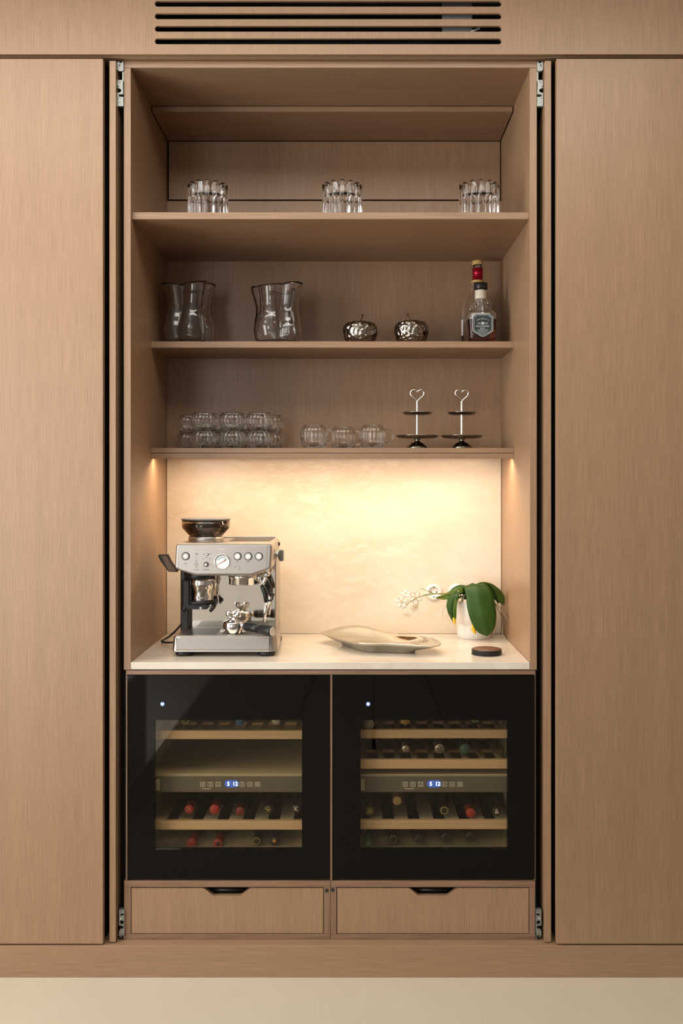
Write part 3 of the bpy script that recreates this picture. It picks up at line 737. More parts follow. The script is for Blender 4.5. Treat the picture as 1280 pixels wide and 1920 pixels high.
m.text('LYNCHBURG', 0, ty, .0298, .0028, .0004)
part('label_lettering', tall(m), M_labelg, lb, world=False, kind='stuff')

Yt = .505
tb = thing('tall_bottle', 'tall nearly empty clear bottle with red neck foil and cork, behind the whiskey bottle', 'bottle', (wx(895, Yt), Yt, ZS2))
R = .056
prof = [(0, .004), (R-.006, 0), (R, .005), (R, .140), (R*.96, .160), (R*.80, .178), (.026, .193), (.0205, .204), (.0215, .212), (.0205, .232), (.0172, .236), (.0172, .282), (.0185, .283), (.0185, .290), (.012, .290), (.012, .232), (.0155, .212), (.0155, .204), (.022, .190), (R*.72, .174), (R*.86, .157), (R-.006, .138), (R-.006, .014), (0, .010)]
part('glass', MB().lathe(prof, seg=56), M_glass, tb, world=False)
part('neck_foil', MB().lathe([(.0210, .237), (.0182, .240), (.0180, .262), (.0186, .264), (.0180, .266), (.0184, .279), (.0176, .280)], seg=40), M_foil, tb, world=False, label='shiny red neck foil')
part('foil_band', MB().lathe([(.0212, .229), (.0216, .230), (.0216, .236), (.0210, .237)], seg=40), M_cork, tb, world=False)
part('cork_stopper', MB().lathe([(0, .2905), (.0182, .2905), (.0187, .292), (.0187, .304), (.0175, .3055), (0, .3055)], seg=32), M_cork, tb, world=False)
m = MB()
b = bmesh.new(); vs = []
for k in range(9):
    a = math.radians(182+k*2.4)
    vs.append([b.verts.new(((R+.0006)*math.cos(a), (R+.0006)*math.sin(a), z)) for z in (.045, .10)])
for A, B in zip(vs, vs[1:]): b.faces.new([A[0], B[0], B[1], A[1]])
m.add(b); part('side_label', m, M_white, tb, world=False, label='white paper label at the side')

# ------------------------------------------------------------------ ribbed bowls in two tiers
def ribbed(n, amp):
    def fn(a, r, z, i): return r*(1+amp*(abs(math.cos(n*a/2))-.5)), z
    return fn
bowl0 = None
def bowl(px, Y, tier, label):
    global bowl0
    h = .0590; loc = (wx(px, Y), Y, ZS3+tier*(h+.0006))
    if bowl0: return dup(bowl0, loc, label, rz=px*.11)
    t = thing('glass_bowl', label, 'glass bowl', loc, 'stacked ribbed glass bowls')
    o = [(.029, 0), (.034, .004), (.0405, .014), (.0442, .026), (.0445, .036), (.0415, .046), (.036, .054), (.0335, h)]
    prof = [(0, .001)]+o+[(r-.0024, z) for r, z in reversed(o) if z > .008]+[(.028, .007), (0, .006)]
    part('ribbed_glass', MB().lathe(prof, seg=132, fn=ribbed(18, .085)), M_thin, t, world=False)
    bowl0 = t; return t
names = ['first', 'second', 'third', 'fourth']
for tier, tn in ((0, 'lower'), (1, 'upper')):
    for k, px in enumerate((383, 435, 486.5)):
        bowl(px, .375, tier, 'ribbed glass bowl, %s from the left in the front row, %s tier' % (names[k], tn))
for tier, tn in ((0, 'lower'), (1, 'upper')):
    for k, px in enumerate((356, 407, 458, 508)):
        bowl(px, .49, tier, 'ribbed glass bowl, %s from the left in the back row, %s tier' % (names[k], tn))

# ------------------------------------------------------------------ ribbed mugs
mug0 = None
def mug(px, Y, label, rz):
    global mug0
    loc = (wx(px, Y), Y, ZS3)
    if mug0: return dup(mug0, loc, label, rz=rz)
    t = thing('glass_mug', label, 'mug', loc, 'ribbed glass mugs', rz)
    h = .080
    o = [(.033, 0), (.0365, .005), (.041, .022), (.0445, .040), (.0450, .052), (.0425, .064), (.037, .073), (.031, .078), (.029, h)]
    prof = [(0, .001)]+o+[(r-.0025, z) for r, z in reversed(o) if z > .008]+[(.030, .008), (0, .007)]
    part('ribbed_glass', MB().lathe(prof, seg=120, fn=ribbed(18, .075)), M_thin, t, world=False)
    pts = [(.0425+.0005, 0, .062)]+[(.046+.022*math.sin(a), 0, .041+.0225*math.cos(a)) for a in [PI*k/14 for k in range(15)]]+[(.0425, 0, .017)]
    part('handle', MB().tube(pts, .0036, 10), M_glass, t, world=False)
    mug0 = t; return t
mug(588, .40, 'ribbed glass mug nearest the stacked bowls, handle turned to the right', -.25)
mug(643, .50, 'ribbed glass mug standing behind and between the other two mugs', -.35)
mug(697.5, .40, 'ribbed glass mug nearest the tiered stands, handle turned to the right', .05)

# ------------------------------------------------------------------ two-tier stands
def stand(px, label, rz, dz):
    Y = .43
    t = thing('tiered_stand', label, 'cake stand', (wx(px, Y), Y, ZS3), 'two-tier metal stands with heart handles', rz)
    fr = lambda n, a: (lambda th, r, z, i: (r*(1+a*math.cos(n*th)), z))
    part('foot', MB().lathe([(0, .001), (.034, 0), (.036, .003), (.033, .010), (.024, .016), (.020, .020), (.010, .024), (.0075, .030), (.012, .035), (0, .036)], seg=40), M_bronze, t, world=False, label='domed dark bronze foot')
    for nm, r, z in (('lower_plate', .0720, .0365), ('upper_plate', .0500, .1150)):
        part(nm, MB().lathe([(0, z), (r*.62, z), (r*.86, z+.002), (r*.985, z+.0075), (r, z+.0095), (r*.975, z+.0095), (r*.84, z+.0045), (r*.6, z+.002), (0, z+.002)], seg=72, fn=fr(6, .025)), M_pewter, t, world=False)
    part('rod', MB().lathe([(.0044, .038), (.0050, .042), (.0050, .108), (.0055, .1125), (.0055, .1145), (.0048, .119), (.0048, .158), (.0056, .160), (.003, .164)], seg=16), M_nickel, t, world=False)
    hp = []
    for k in range(33):
        a = -PI+2*PI*k/32
        x = 16*math.sin(a)**3; z = 13*math.cos(a)-5*math.cos(2*a)-2*math.cos(3*a)-math.cos(4*a)
        hp.append((x*.00148, 0, .1605+(z+17)*.00140))
    part('heart_handle', MB().tube(hp, .0033, 8), M_nickel, t, world=False)
stand(782, 'two-tier metal stand with heart handle beside the glass mugs', .1, 0)
stand(865.5, 'two-tier metal stand with heart handle nearer the right wall', .25, 0)

# ------------------------------------------------------------------ coffee machine
cm = thing('coffee_machine', 'brushed steel espresso machine with bean hopper and round pressure gauge', 'coffee machine', (-.40, .29, ZW))
YH = .155                                                  # front of the head
xl, xr = -.5535, -.2495
def hx(px): return wx(px, YH)
def hz(py): return wz(py, YH)
# head: polygon front, extruded back, softened
head = [(hx(327.5), hz(1067)), (hx(366), hz(1080)), (hx(472), hz(1080)), (hx(508), hz(1067)), (hx(510.5), hz(1030)), (hx(509), hz(1019)), (hx(331), hz(1019)), (hx(329), hz(1030))]
b = bmesh.new()
fv = [b.verts.new((x, YH, z)) for x, z in head]; bv = [b.verts.new((x, .455, z)) for x, z in head]
b.faces.new(fv); b.faces.new(list(reversed(bv)))
for k in range(len(fv)): b.faces.new([fv[k], bv[k], bv[(k+1) % len(fv)], fv[(k+1) % len(fv)]])
bmesh.ops.recalc_face_normals(b, faces=b.faces)
bmesh.ops.bevel(b, geom=list(b.edges), offset=.007, segments=3, affect='EDGES', profile=.5)
hd = part('head', MB().add(b), M_steel, cm)
# recessed front fascia plate
fp = [(hx(335.5), hz(1067)), (hx(366.5), hz(1075.5)), (hx(471.5), hz(1075.5)), (hx(500), hz(1066)), (hx(501), hz(1023)), (hx(334.5), hz(1023))]
part('front_plate', MB().plate(fp, [], YH-.0012, YH+.003, .0006), M_steel, hd)
part('top_tray', MB().box(hx(420), hx(500), .27, .45, wz(1019, YH)-.001, wz(1019, YH)+.0015, .001), M_dark, hd)
part('cup_rail', MB().box(hx(338), hx(502), .448, .454, wz(1019, YH)-.002, wz(1019, YH)+.006, .001), M_steel, hd)
yb = YH-.0012
def disc(px, py, r, d, name, mt, parent, seg=32, lab=None, y=yb):
    return part(name, MB().lathe([(0, d), (r*.5, d), (r*.5, d), (r*.9, d), (r*.9, d), (r, d*.75), (r, 0), (0, 0)], seg=seg, M=Matrix.Translation((wx(px, y), y, wz(py, y))) @ Matrix.Rotation(PI/2, 4, 'X')), mt, parent, lab)
for px, py in ((348, 1042.7), (445.2, 1043), (465.2, 1043.2), (485.2, 1043.2)):
    part('button_ring', MB().lathe([(.0098, 0), (.0124, 0), (.0124, .0016), (.0098, .0016)], seg=32, close=True, M=Matrix.Translation((wx(px, yb), yb, wz(py, yb))) @ Matrix.Rotation(PI/2, 4, 'X')), M_dark, cm)
    disc(px, py, .0098, .005, 'button', M_button, cm)
# gauge
g = part('pressure_gauge', MB().lathe([(.0215, 0), (.0242, 0), (.0242, .004), (.0228, .0052), (.0205, .0035)], seg=48, M=Matrix.Translation((wx(416.4, yb), yb, wz(1053, yb))) @ Matrix.Rotation(PI/2, 4, 'X')), M_chrome, cm, 'round gauge with pale dial and red needle')
disc(416.4, 1053, .0218, .0015, 'dial', M_dial, g)
arc = MB(); gx, gz = wx(416.4, yb), wz(1053, yb)
pts = [(gx+.0135*math.cos(a), yb-.0018, gz+.0135*math.sin(a)) for a in [math.radians(20+k*14) for k in range(11)]]
arc.tube(pts, .0011, 6); part('scale', arc, M_teal, g)
part('needle', MB().tube([(gx-.014, yb-.0026, gz-.009), (gx+.004, yb-.0026, gz+.0015), (gx+.010, yb-.0026, gz+.006)], [.0004, .0009, .0014], 6), M_red, g)
disc(386.2, 1058.2, .0066, .010, 'grind_dial', M_nickel, cm)
part('dial_shadow_ring', MB().lathe([(.0066, 0), (.0085, 0), (.0085, .002), (.0066, .002)], seg=28, close=True, M=Matrix.Translation((wx(386.2, yb), yb, wz(1058.2, yb))) @ Matrix.Rotation(PI/2, 4, 'X')), M_gplast, cm)
disc(387.8, 1039.5, .0046, .004, 'small_button', M_nickel, cm)
pr = MB(); yp = yb-.0003
def ln(u0, v0, u1, v1, t=.0009):
    a, b2 = P(u0, v0, yp), P(u1, v1, yp); d = (b2-a).normalized(); n = Vector((-d.z, 0, d.x))*t/2
    pr.plate([(q.x, q.z) for q in (a-n, b2-n, b2+n, a+n)], [], yp, yp+.0004)
ln(365.8, 1037, 368.6, 1040, .0014); ln(368.6, 1040, 371.4, 1037, .0014)
for v, hw in ((1042.5, 1.6), (1045.5, 1.6), (1049.8, 1.8), (1052, 2.0), (1054.4, 2.2), (1057.5, 4.6), (1059.5, 2.4), (1062, 2.0), (1064.5, 1.8)):
    ln(368.2-hw-.2, v, 368.2+hw-.2, v, .0010 if v > 1048 else .0006)
for u, v in ((381.2, 1039.2), (393.6, 1039.2), (380.8, 1047.8), (393.2, 1047.8), (444, 1053.8), (452, 1053.8), (440.4, 1063), (448.8, 1063), (448.8, 1067.6), (462.4, 1053.6), (466.4, 1053.6)):
    if (u, v) in ((444, 1053.8), (452, 1053.8)):
        continue
    ln(u-.8, v, u+.8, v, .0022)
ln(443.4, 1053.6, 445.8, 1053.6, .0018)
ln(484, 1054, 486, 1054, .0006); ln(346, 1057.8, 349.5, 1057.8, .0006)
pr.text('ON/OFF', wx(347.8, yp), yp, wz(1056.3, yp), .0026, .0004)
pr.text('DOSE', wx(387, yp), yp, wz(1045.3, yp), .0030, .0004)
pr.text('GRIND SIZE', wx(386.5, yp), yp, wz(1068.6, yp), .0036, .0004)
pr.text('TAMP LEVEL', wx(367.5, yp), yp, wz(1068.6, yp), .0030, .0004)
part('panel_print', pr, M_ink, cm, kind='stuff')
lg = MB()
for k, (ch) in enumerate('Sage'): lg.text(ch, wx(409.5+k*3.9, yp), yp, wz(1028.5, yp), .011, .0004)
part('embossed_name', lg, M_nickel, cm, kind='stuff')
# body column behind, with mirror backplate
yb2 = .302
part('body', MB().box(xl, xr, yb2+.002, .455, ZW+.014, 1.20, .004), M_steelz, cm)
part('backplate', MB().box(xl+.028, xr-.004, yb2-.002, yb2+.004, wz(1180, yb2), wz(1066, yb2), .001), M_mirror, cm, 'mirror polished splash plate')
part('inner_column', MB().tube([P(408, 1078, yb2-.004), P(408, 1130, yb2-.004)], .0035, 8), M_mirror, cm)
part('side_wall', MB().box(xl, xl+.026, .262, yb2+.004, wz(1180, yb2), 1.185, .003), M_dark, cm)
# drip tray base
fb = .122
bx0, bx1 = wx(320.2, fb), wx(519.5, fb)
b = bmesh.new(); zb0, zb1 = wz(1222.5, fb), wz(1194, fb)
pl = [(bx0, fb+.02), (bx0+.010, fb+.004), (bx0+.022, fb), (bx1-.022, fb), (bx1-.010, fb+.004), (bx1, fb+.02), (bx1-.004, yb2), (bx1-.012, .455), (bx0+.010, .455), (bx0+.004, yb2)]
lo = [b.verts.new((x, y, zb0)) for x, y in pl]; hi = [b.verts.new((x+(.004 if x < -.4 else -.004), y+.003, zb1)) for x, y in pl]
b.faces.new(list(reversed(lo))); b.faces.new(hi)
for k in range(len(lo)): b.faces.new([lo[k], lo[(k+1) % len(lo)], hi[(k+1) % len(hi)], hi[k]])
bmesh.ops.recalc_face_normals(b, faces=b.faces)
bmesh.ops.bevel(b, geom=[e for e in b.edges], offset=.0025, segments=2, affect='EDGES')
part('base', MB().add(b), M_steel, cm)
dt = part('drip_tray', MB().box(wx(331, fb), wx(505, fb), fb-.0015, fb+.004, wz(1220, fb), wz(1196, fb), .0012), M_steel, cm)
part('tray_seam', MB().box(wx(331, fb), wx(505, fb), fb-.0018, fb-.001, wz(1217.8, fb), wz(1217.2, fb)), M_dark, dt)
for u in (331, 505): part('tray_seam', MB().box(wx(u, fb)-.0006, wx(u, fb)+.0006, fb-.0018, fb+.004, wz(1221.5, fb), wz(1196, fb)), M_dark, dt)
gr = part('drip_grate', MB().box(bx0+.025, bx1-.03, fb+.010, yb2-.006, zb1, zb1+.0022, .001), M_steel, cm)
for k in range(6):
    y = fb+.035+k*.022
    for u0, u1 in ((bx0+.045, bx0+.135), (bx0+.150, bx1-.05)):
        part('grate_slot', MB().box(u0, u1, y, y+.006, zb1+.0021, zb1+.0027), M_ink, gr)
for x in (bx0+.035, bx1-.035):
    for y in (fb+.035, .42):
        part('foot', MB().lathe([(0, 0), (.023, 0), (.027, .004), (.028, zb0-ZW), (0, zb0-ZW+.001)], c=(x, y, ZW), seg=28), M_bplast, cm)
# grinder outlet with dosing cup and cradle
yg = .205; gx = wx(371.5, yg)
part('grinder_collar', MB().lathe([(0, wz(1087, yg)), (.046, wz(1087, yg)), (.049, wz(1083, yg)), (.049, wz(1072, yg)), (0, wz(1072, yg))], c=(gx, yg+.03, 0), seg=40), M_bplast, cm)
def gfn(th, r, z, i): return r*(1+.02*math.cos(3*th)), z
zz = [wz(v, yg) for v in (1128, 1122, 1110, 1102, 1094, 1090, 1087)]
part('dosing_chute', MB().lathe(list(zip((.0355, .037, .035, .040, .044, .041, .043), zz)), c=(gx+.006, yg+.034, 0), seg=48), M_chrome, cm)
part('chute_housing', MB().box(gx-.053, gx-.022, yg-.006, yb2, wz(1146, yg), wz(1086, yg), .008), M_bplast, cm)
part('cradle', MB().lathe([(0, wz(1133, yg)), (.047, wz(1134, yg)), (.050, wz(1131, yg)), (.047, wz(1127, yg)), (0, wz(1127, yg))], c=(gx, yg+.034, 0), seg=36), M_bplast, cm)
for sx in (-1, 1):
    part('cradle_fork', MB().tube([(gx+sx*.046, yg+.05, wz(1133, yg)), (gx+sx*.047, yg, wz(1138, yg)), (gx+sx*.040, yg-.012, wz(1145, yg))], [.009, .0075, .005], 10), M_bplast, cm)
part('cradle_screw', MB().cyl((gx+.010, yg-.016, wz(1139, yg)), (gx+.010, yg+.02, wz(1139, yg)), .004, 14), M_chrome, cm)
part('cradle_plate', MB().box(gx-.035, gx+.030, yg-.012, yg+.05, wz(1142, yg), wz(1133, yg), .003), M_bplast, cm)
# group head
yq = .215; qx = wx(456, yq)
part('group_head', MB().lathe([(0, wz(1096, yq)), (.046, wz(1096.5, yq)), (.0485, wz(1095, yq)), (.0485, wz(1084, yq)), (.050, wz(1083, yq)), (.050, wz(1078, yq)), (0, wz(1076, yq))], c=(qx, yq+.02, 0), seg=56), M_chrome, cm)
part('water_spout', MB().lathe([(.004, wz(1090, yq)), (.006, wz(1089, yq)), (.0065, wz(1078, yq)), (0, wz(1076, yq))], c=(wx(486, yq), yq, 0), seg=20), M_nickel, cm)
# steam wand
ys = .215
wand = part('steam_wand', MB().tube([P(497, 1078, ys), P(497.5, 1084, ys), P(494, 1092, ys), P(492, 1098, ys)], .0052, 12).tube([P(499.5, 1127, ys), P(497.5, 1145, ys), P(495, 1166, ys)], [.0052, .0052, .0045], 12), M_chrome, cm)
part('wand_grip', MB().tube([P(490.6, 1097, ys), P(494, 1104, ys), P(498, 1116, ys), P(499, 1129, ys)], [.0068, .0085, .0085, .0062], 14), M_bplast, wand)
ring = [P(505.5, 1119, ys)+Vector((.0095*math.cos(a), 0, .0125*math.sin(a))) for a in [2*PI*k/20 for k in range(21)]]
part('wand_ring', MB().tube(ring, .0032, 8), M_bplast, wand)
part('wand_joint', MB().lathe([(0, 0), (.009, 0), (.010, .004), (.010, .012), (0, .013)], c=(wx(500, ys), ys, wz(1080, ys)), seg=20), M_nickel, wand)
part('wand_arm', MB().tube([P(497, 1086, ys+.02), P(503, 1100, ys+.03), P(507, 1108, ys+.035)], .010, 10), M_bplast, wand)
# steam knob at the right side
kb = part('steam_knob', MB().cyl((xr-.002, .30, wz(1041, .30)), (xr+.010, .30, wz(1041, .30)), .0155, 28), M_chrome, cm)
part('knob_grip', MB().box(xr+.010, xr+.024, .282, .318, wz(1041, .30)-.0185, wz(1041, .30)+.0185, .004), M_gplast, kb)
part('side_port', MB().box(xr-.001, xr+.004, .40, .41, wz(1020, .4)-.006, wz(1020, .4)+.006, .001), M_bplast, cm)
# tamping lever at the left
yl2 = .245
lv = [(wx(u, yl2), wz(v, yl2)) for u, v in ((297, 1040.5), (300, 1039), (315, 1039.5), (321, 1052), (328, 1062), (334, 1068), (333, 1072), (317, 1071.5), (308, 1060), (301, 1050))]
lev = part('tamp_lever', MB().plate(lv, [], yl2-.012, yl2+.012, .002), M_dark, cm)
lv2 = [(wx(u, yl2), wz(v, yl2)) for u, v in ((304, 1042), (314, 1042), (321, 1055), (329, 1066), (330, 1070), (318, 1070))]
part('lever_face', MB().plate(lv2, [], yl2-.0135, yl2-.012), M_lever, lev)
part('lever_pivot', MB().cyl((xl-.012, yl2+.02, wz(1057, yl2)), (xl+.01, yl2+.02, wz(1057, yl2)), .006, 16), M_nickel, lev)
# hopper
yo = .305; ox = wx(386, yo); Z = lambda v: wz(v, yo)
def Rp(h): return h*sc(yo)
part('hopper_ring', MB().lathe([(Rp(30), Z(1017)), (Rp(32.5), Z(1016)), (Rp(32.5), Z(1007)), (Rp(31), Z(1005)), (0, Z(1005))], c=(ox, yo, 0), seg=48), M_steel, cm)
o = [(Rp(30.5), Z(1004.8)), (Rp(32), Z(1002.5)), (Rp(44), Z(990)), (Rp(44.8), Z(987)), (Rp(44.8), Z(974.5))]
part('hopper', MB().lathe(o+[(r-.002, z) for r, z in reversed(o)], c=(ox, yo, 0), seg=64, close=True), M_smoke, cm, 'see-through smoky bean hopper')
part('hopper_lid', MB().lathe([(0, Z(975)), (Rp(45), Z(975)), (Rp(46), Z(973.5)), (Rp(45.5), Z(972)), (Rp(38), Z(970.6)), (0, Z(970.2))], c=(ox, yo, 0), seg=56), M_gplast, cm)
part('lid_band', MB().lathe([(Rp(43.6), Z(978)), (Rp(44.0), Z(978)), (Rp(44.0), Z(975)), (Rp(43.6), Z(975))], c=(ox, yo, 0), seg=56, close=True), M_bplast, cm)
bm_ = MB(); rnd_ = random.Random(3)
bm_.lathe([(0, Z(1004)), (Rp(28.5), Z(1004)), (Rp(30), Z(1001.5)), (Rp(40), Z(990.5)), (Rp(41), Z(986)), (0, Z(984))], c=(ox, yo, 0), seg=32)
unit = bmesh.new(); bmesh.ops.create_icosphere(unit, subdivisions=1, radius=1)
for k in range(420):
    a = rnd_.random()*2*PI
    if k % 3: q = rnd_.random(); zz_ = 1003-q*18; rr = Rp(29+12.4*min(1, q*1.25))
    else: rr = Rp(40)*math.sqrt(rnd_.random()); zz_ = 985-rnd_.random()*2-3*(rr/Rp(40))*(.5+.5*math.cos(a))
    c = unit.copy()
    bm_.add(c, Matrix.Translation((ox+rr*math.cos(a), yo+rr*math.sin(a), Z(zz_))) @ Matrix.Rotation(rnd_.random()*6, 4, 'Z') @ Matrix.Rotation(rnd_.random()*3, 4, 'X') @ Matrix.Diagonal((.0055, .004, .0035, 1)))
part('coffee_beans', bm_, M_bean, cm, 'dark roasted coffee beans', kind='stuff')
# mains lead
part('power_cord', MB().tube([P(356, 1150, .42), P(346, 1160, .42), P(338, 1173, .42), P(328, 1184, .42), P(318, 1193, .41), P(308, 1199, .385), P(303, 1201.5, .36), P(304, 1203.4, .345), P(311, 1204.8, .33), P(322, 1204.6, .33), P(334, 1203.5, .34), P(352, 1203, .36)], .0035, 8), M_bplast, cm)

# portafilter lying upside down on the tray
yf = .185; zt_ = zb1+.0024
pf = thing('portafilter', 'chrome portafilter with black handle lying upside down on the drip tray', 'portafilter', (wx(437.5, yf), yf, zt_))
part('basket_ring', MB().lathe([(0, 0), (.026, 0), (.0285, .002), (.0300, .010), (.0325, .014), (.0325, .033), (.030, .036), (.020, .039), (.0115, .043), (.0115, .052), (0, .053)], seg=48), M_chrome, pf, world=False)
for sx in (-1, 1):
    part('lug', MB().box(sx*.033-.006, sx*.033+.006, -.010, .010, .004, .009, .001), M_chrome, pf, world=False)
for sx in (-1, 1):
    part('spout', MB().tube([(0, 0, .049), (sx*.009, 0, .053), (sx*.0155, -.001, .059), (sx*.0150, -.001, .069)], [.008, .009, .009, .008], 14), M_chrome, pf, world=False)
d = Vector((.079, -.058, -.006)).normalized()
e0 = Vector((.026, -.014, .026))
part('neck', MB().tube([e0-d*.004, e0+d*.016], [.0065, .0085], 14), M_chrome, pf, world=False)
part('handle', MB().tube([e0+d*.015, e0+d*.022, e0+d*.055, e0+d*.078], [.0115, .0138, .0138, .0132], 20), M_bplast, pf, world=False)
part('handle_grip', MB().tube([e0+d*.079, e0+d*.083, e0+d*.122, e0+d*.129], [.0138, .0158, .0166, .0155], 24), M_bplast, pf, world=False)
part('handle_cap', MB().cyl(e0+d*.1285, e0+d*.1305, .0136, 24), M_nickel, pf, world=False, label='round steel end cap')

# ------------------------------------------------------------------ platter
ol = [(-.115, .385), (-.085, .425), (-.045, .458), (.0, .475), (.045, .462), (.09, .400), (.14, .345), (.19, .322), (.235, .308), (.262, .270), (.276, .205), (.272, .150), (.250, .122), (.205, .128), (.15, .142), (.095, .155), (.05, .150), (.01, .168), (-.03, .225), (-.07, .295), (-.10, .355)]
def smooth(pl, n=2):
    for _ in range(n):
        q = []
        for k in range(len(pl)):
            a, b2 = Vector(pl[k]), Vector(pl[(k+1) % len(pl)]); q += [tuple(a*.75+b2*.25), tuple(a*.25+b2*.75)]
        pl = q
    return pl
ol = smooth(ol)
cx_, cy_ = .075, .275
tilt = lambda x, y: .004*math.sin((x+.1)*9)+.010*math.exp(-((x-.0)**2+(y-.47)**2)/.008)
def ringpts(k, z, lift): return [(cx_+(x-cx_)*k, cy_+(y-cy_)*k, ZW+z+tilt(x, y)*lift) for x, y in ol]
rings = [ringpts(.60, .0005, 0), ringpts(.62, .007, 0), ringpts(.66, .010, 0), ringpts(.90, .024, .8), ringpts(1, .031, 1), ringpts(1.0, .033, 1), ringpts(.985, .0332, 1), ringpts(.88, .0275, .8), ringpts(.70, .017, .2), ringpts(.4, .0145, 0), ringpts(.12, .014, 0)]
b = bmesh.new(); rv = [[b.verts.new(p) for p in r_] for r_ in rings]; n = len(ol)
for A, B in zip(rv, rv[1:]):
    for k in range(n): b.faces.new([A[k], A[(k+1) % n], B[(k+1) % n], B[k]]).smooth = True
b.faces.new(list(reversed(rv[0]))); b.faces.new(rv[-1])
bmesh.ops.recalc_face_normals(b, faces=b.faces)
pt = thing('serving_platter', 'shiny leaf shaped metallic serving platter in the middle of the worktop', 'platter', (cx_, cy_, ZW))
part('dish', MB().add(b), M_platter, pt)

# ------------------------------------------------------------------ coasters
for k, nm in enumerate(('lowest round black coaster of the stack on the worktop', 'second lowest round black coaster in the stack', 'second highest round black coaster in the stack', 'topmost coaster of the stack, with dark brown wooden face')):
    Yc = .172; z = ZW+.0003+k*.0042; r = .0465
    t = thing('coaster', nm, 'coaster', (wx(912, Yc)+(-.0006, .0008, -.0004, .0003)[k], Yc, z), 'round coasters stacked on the worktop')
    part('disc', MB().lathe([(0, 0), (r-.0014, 0), (r, .0012), (r, .0028), (r-.0010, .0040), (0, .0040)], seg=56), M_coaster, t, world=False)
    if k == 3: part('wood_face', MB().lathe([(0, .0040), (r-.002, .0040), (r-.0024, .0046), (0, .0047)], seg=56), M_coastw, t, world=False)

# ------------------------------------------------------------------ wall sockets
def socket(px, label):
    y = .577; x, z = wx(px, y), wz(1110, y)
    t = thing('wall_socket', label, 'socket', (x, y, z), 'round wall sockets on the backsplash')
    M = Matrix.Rotation(PI/2, 4, 'X')
    part('rim', MB().lathe([(.0195, .001), (.0275, .0), (.0285, .002), (.0280, .005), (.0200, .0065), (.0192, .006)], seg=48, M=M), M_socket, t, world=False)
    part('socket_well', MB().lathe([(.0196, .0055), (.0190, -.0005+.0015), (0, .001)], seg=48, M=M), M_socket, t, world=False)
    for dx in (-.0095, .0095):
        part('pin_hole', MB().cyl((dx, -.0016, 0), (dx, -.0006, 0), .0026, 14), M_ink, t, world=False)
    for dz in (-.0168, .0168):
        part('earth_clip', MB().box(-.002, .002, -.0045, -.001, dz-.0022, dz+.0022, .0004), M_dark, t, world=False)
socket(813, 'round white wall socket nearer the coffee machine, partly behind the flower stem')
socket(855.5, 'round white wall socket mostly hidden behind the orchid leaves')

# ------------------------------------------------------------------ orchid
Yp = .500; pxc = wx(890, Yp-.03)
oc = thing('potted_orchid', 'white orchid with drooping dark leaves in a white ribbed pot by the wall', 'potted plant', (pxc, Yp, ZW))
def potfn(th, r, z, i):
    return (r*(1+.018*(abs(math.cos(27*th))-.5)), z) if i in (2, 3, 4) else (r, z)
R1, R2 = .0570, .0640; zs = .0500; H = .1270
part('pot', MB().lathe([(0, .002), (R1*.96, 0), (R1, .003), (R1, .02), (R1, zs-.002), (R1+.001, zs), (R2, zs+.002), (R2, H-.002), (R2-.002, H), (R2-.005, H-.001), (R2-.006, H-.016), (0, H-.018)], seg=216, fn=potfn), M_pot, oc, world=False)
sm = MB(); rr_ = random.Random(5)
sm.lathe([(R2-.0065, H-.019), (.03, H-.013), (0, H-.010)], seg=24)
part('potting_bark', sm, M_soil, oc, world=False, kind='stuff')
def leaf(spine, mt, name='leaf', fold=.18, ns=22, nw=8, lab=None, across=None):
    """spine: (px, py, Y, width_px)"""
    pts = [P(a, b2, c) for a, b2, c, _ in spine]; ws = [q[3]*sc(q[2]) for q in spine]
    def cr(arr, t):
        n = len(arr)-1; x = t*n; i = min(int(x), n-1); f = x-i
        p0, p1, p2, p3 = arr[max(i-1, 0)], arr[i], arr[i+1], arr[min(i+2, n)]
        return .5*((2*p1)+(p2-p0)*f+(2*p0-5*p1+4*p2-p3)*f*f+(3*p1-p0-3*p2+p3)*f**3)
    b = bmesh.new(); top = []; th = .0012
    ax = Vector(across) if across else None
    for i in range(ns+1):
        t = i/ns; c = cr(pts, t); w_ = max(.0006, cr(ws, t))
        tg = (cr(pts, min(1, t+.02))-cr(pts, max(0, t-.02))).normalized()
        side = tg.cross(Vector((0, -1, .35))).normalized() if ax is None else (ax-tg*ax.dot(tg)).normalized()
        nr = side.cross(tg).normalized()
        row = []
        for j in range(nw+1):
            u = 2*j/nw-1
            row.append(c+side*u*w_/2+nr*(fold*w_*(abs(u)**1.3-.5)*.5-.0030*max(0, 1-abs(u)*4)))
        top.append((row, nr))
    up = [[b.verts.new(p) for p in row] for row, nr in top]; dn = [[b.verts.new(p-nr*th) for p in row] for row, nr in top]
    for G, flip in ((up, False), (dn, True)):
        for A, B in zip(G, G[1:]):
            for j in range(nw):
                f = [A[j], A[j+1], B[j+1], B[j]]
                b.faces.new(list(reversed(f)) if flip else f).smooth = True
    for j in (0, nw):
        for i in range(ns): b.faces.new([up[i][j], up[i+1][j], dn[i+1][j], dn[i][j]])
    for i in (0, ns):
        for j in range(nw): b.faces.new([up[i][j], up[i][j+1], dn[i][j+1], dn[i][j]])
    bmesh.ops.recalc_face_normals(b, faces=b.faces)
    return part(name, MB().add(b), mt, oc, lab)
X_ = (1, 0, 0)
leaf([(876, 1124, .485, 12), (879, 1106, .455, 26), (886, 1097, .425, 38), (896, 1110, .400, 48), (902, 1136, .390, 53), (907, 1162, .388, 48), (911, 1182, .392, 32), (913, 1192.5, .397, 3)], M_leaf, across=(1, .0, .12), fold=.22)
leaf([(878, 1110, .49, 10), (893, 1099, .50, 20), (913, 1101, .51, 26), (932, 1115, .515, 26), (943, 1128, .515, 14), (947.5, 1136, .515, 2)], M_leafl, across=(-.35, .55, -.7), fold=.3, lab='paler leaf arching to the right')
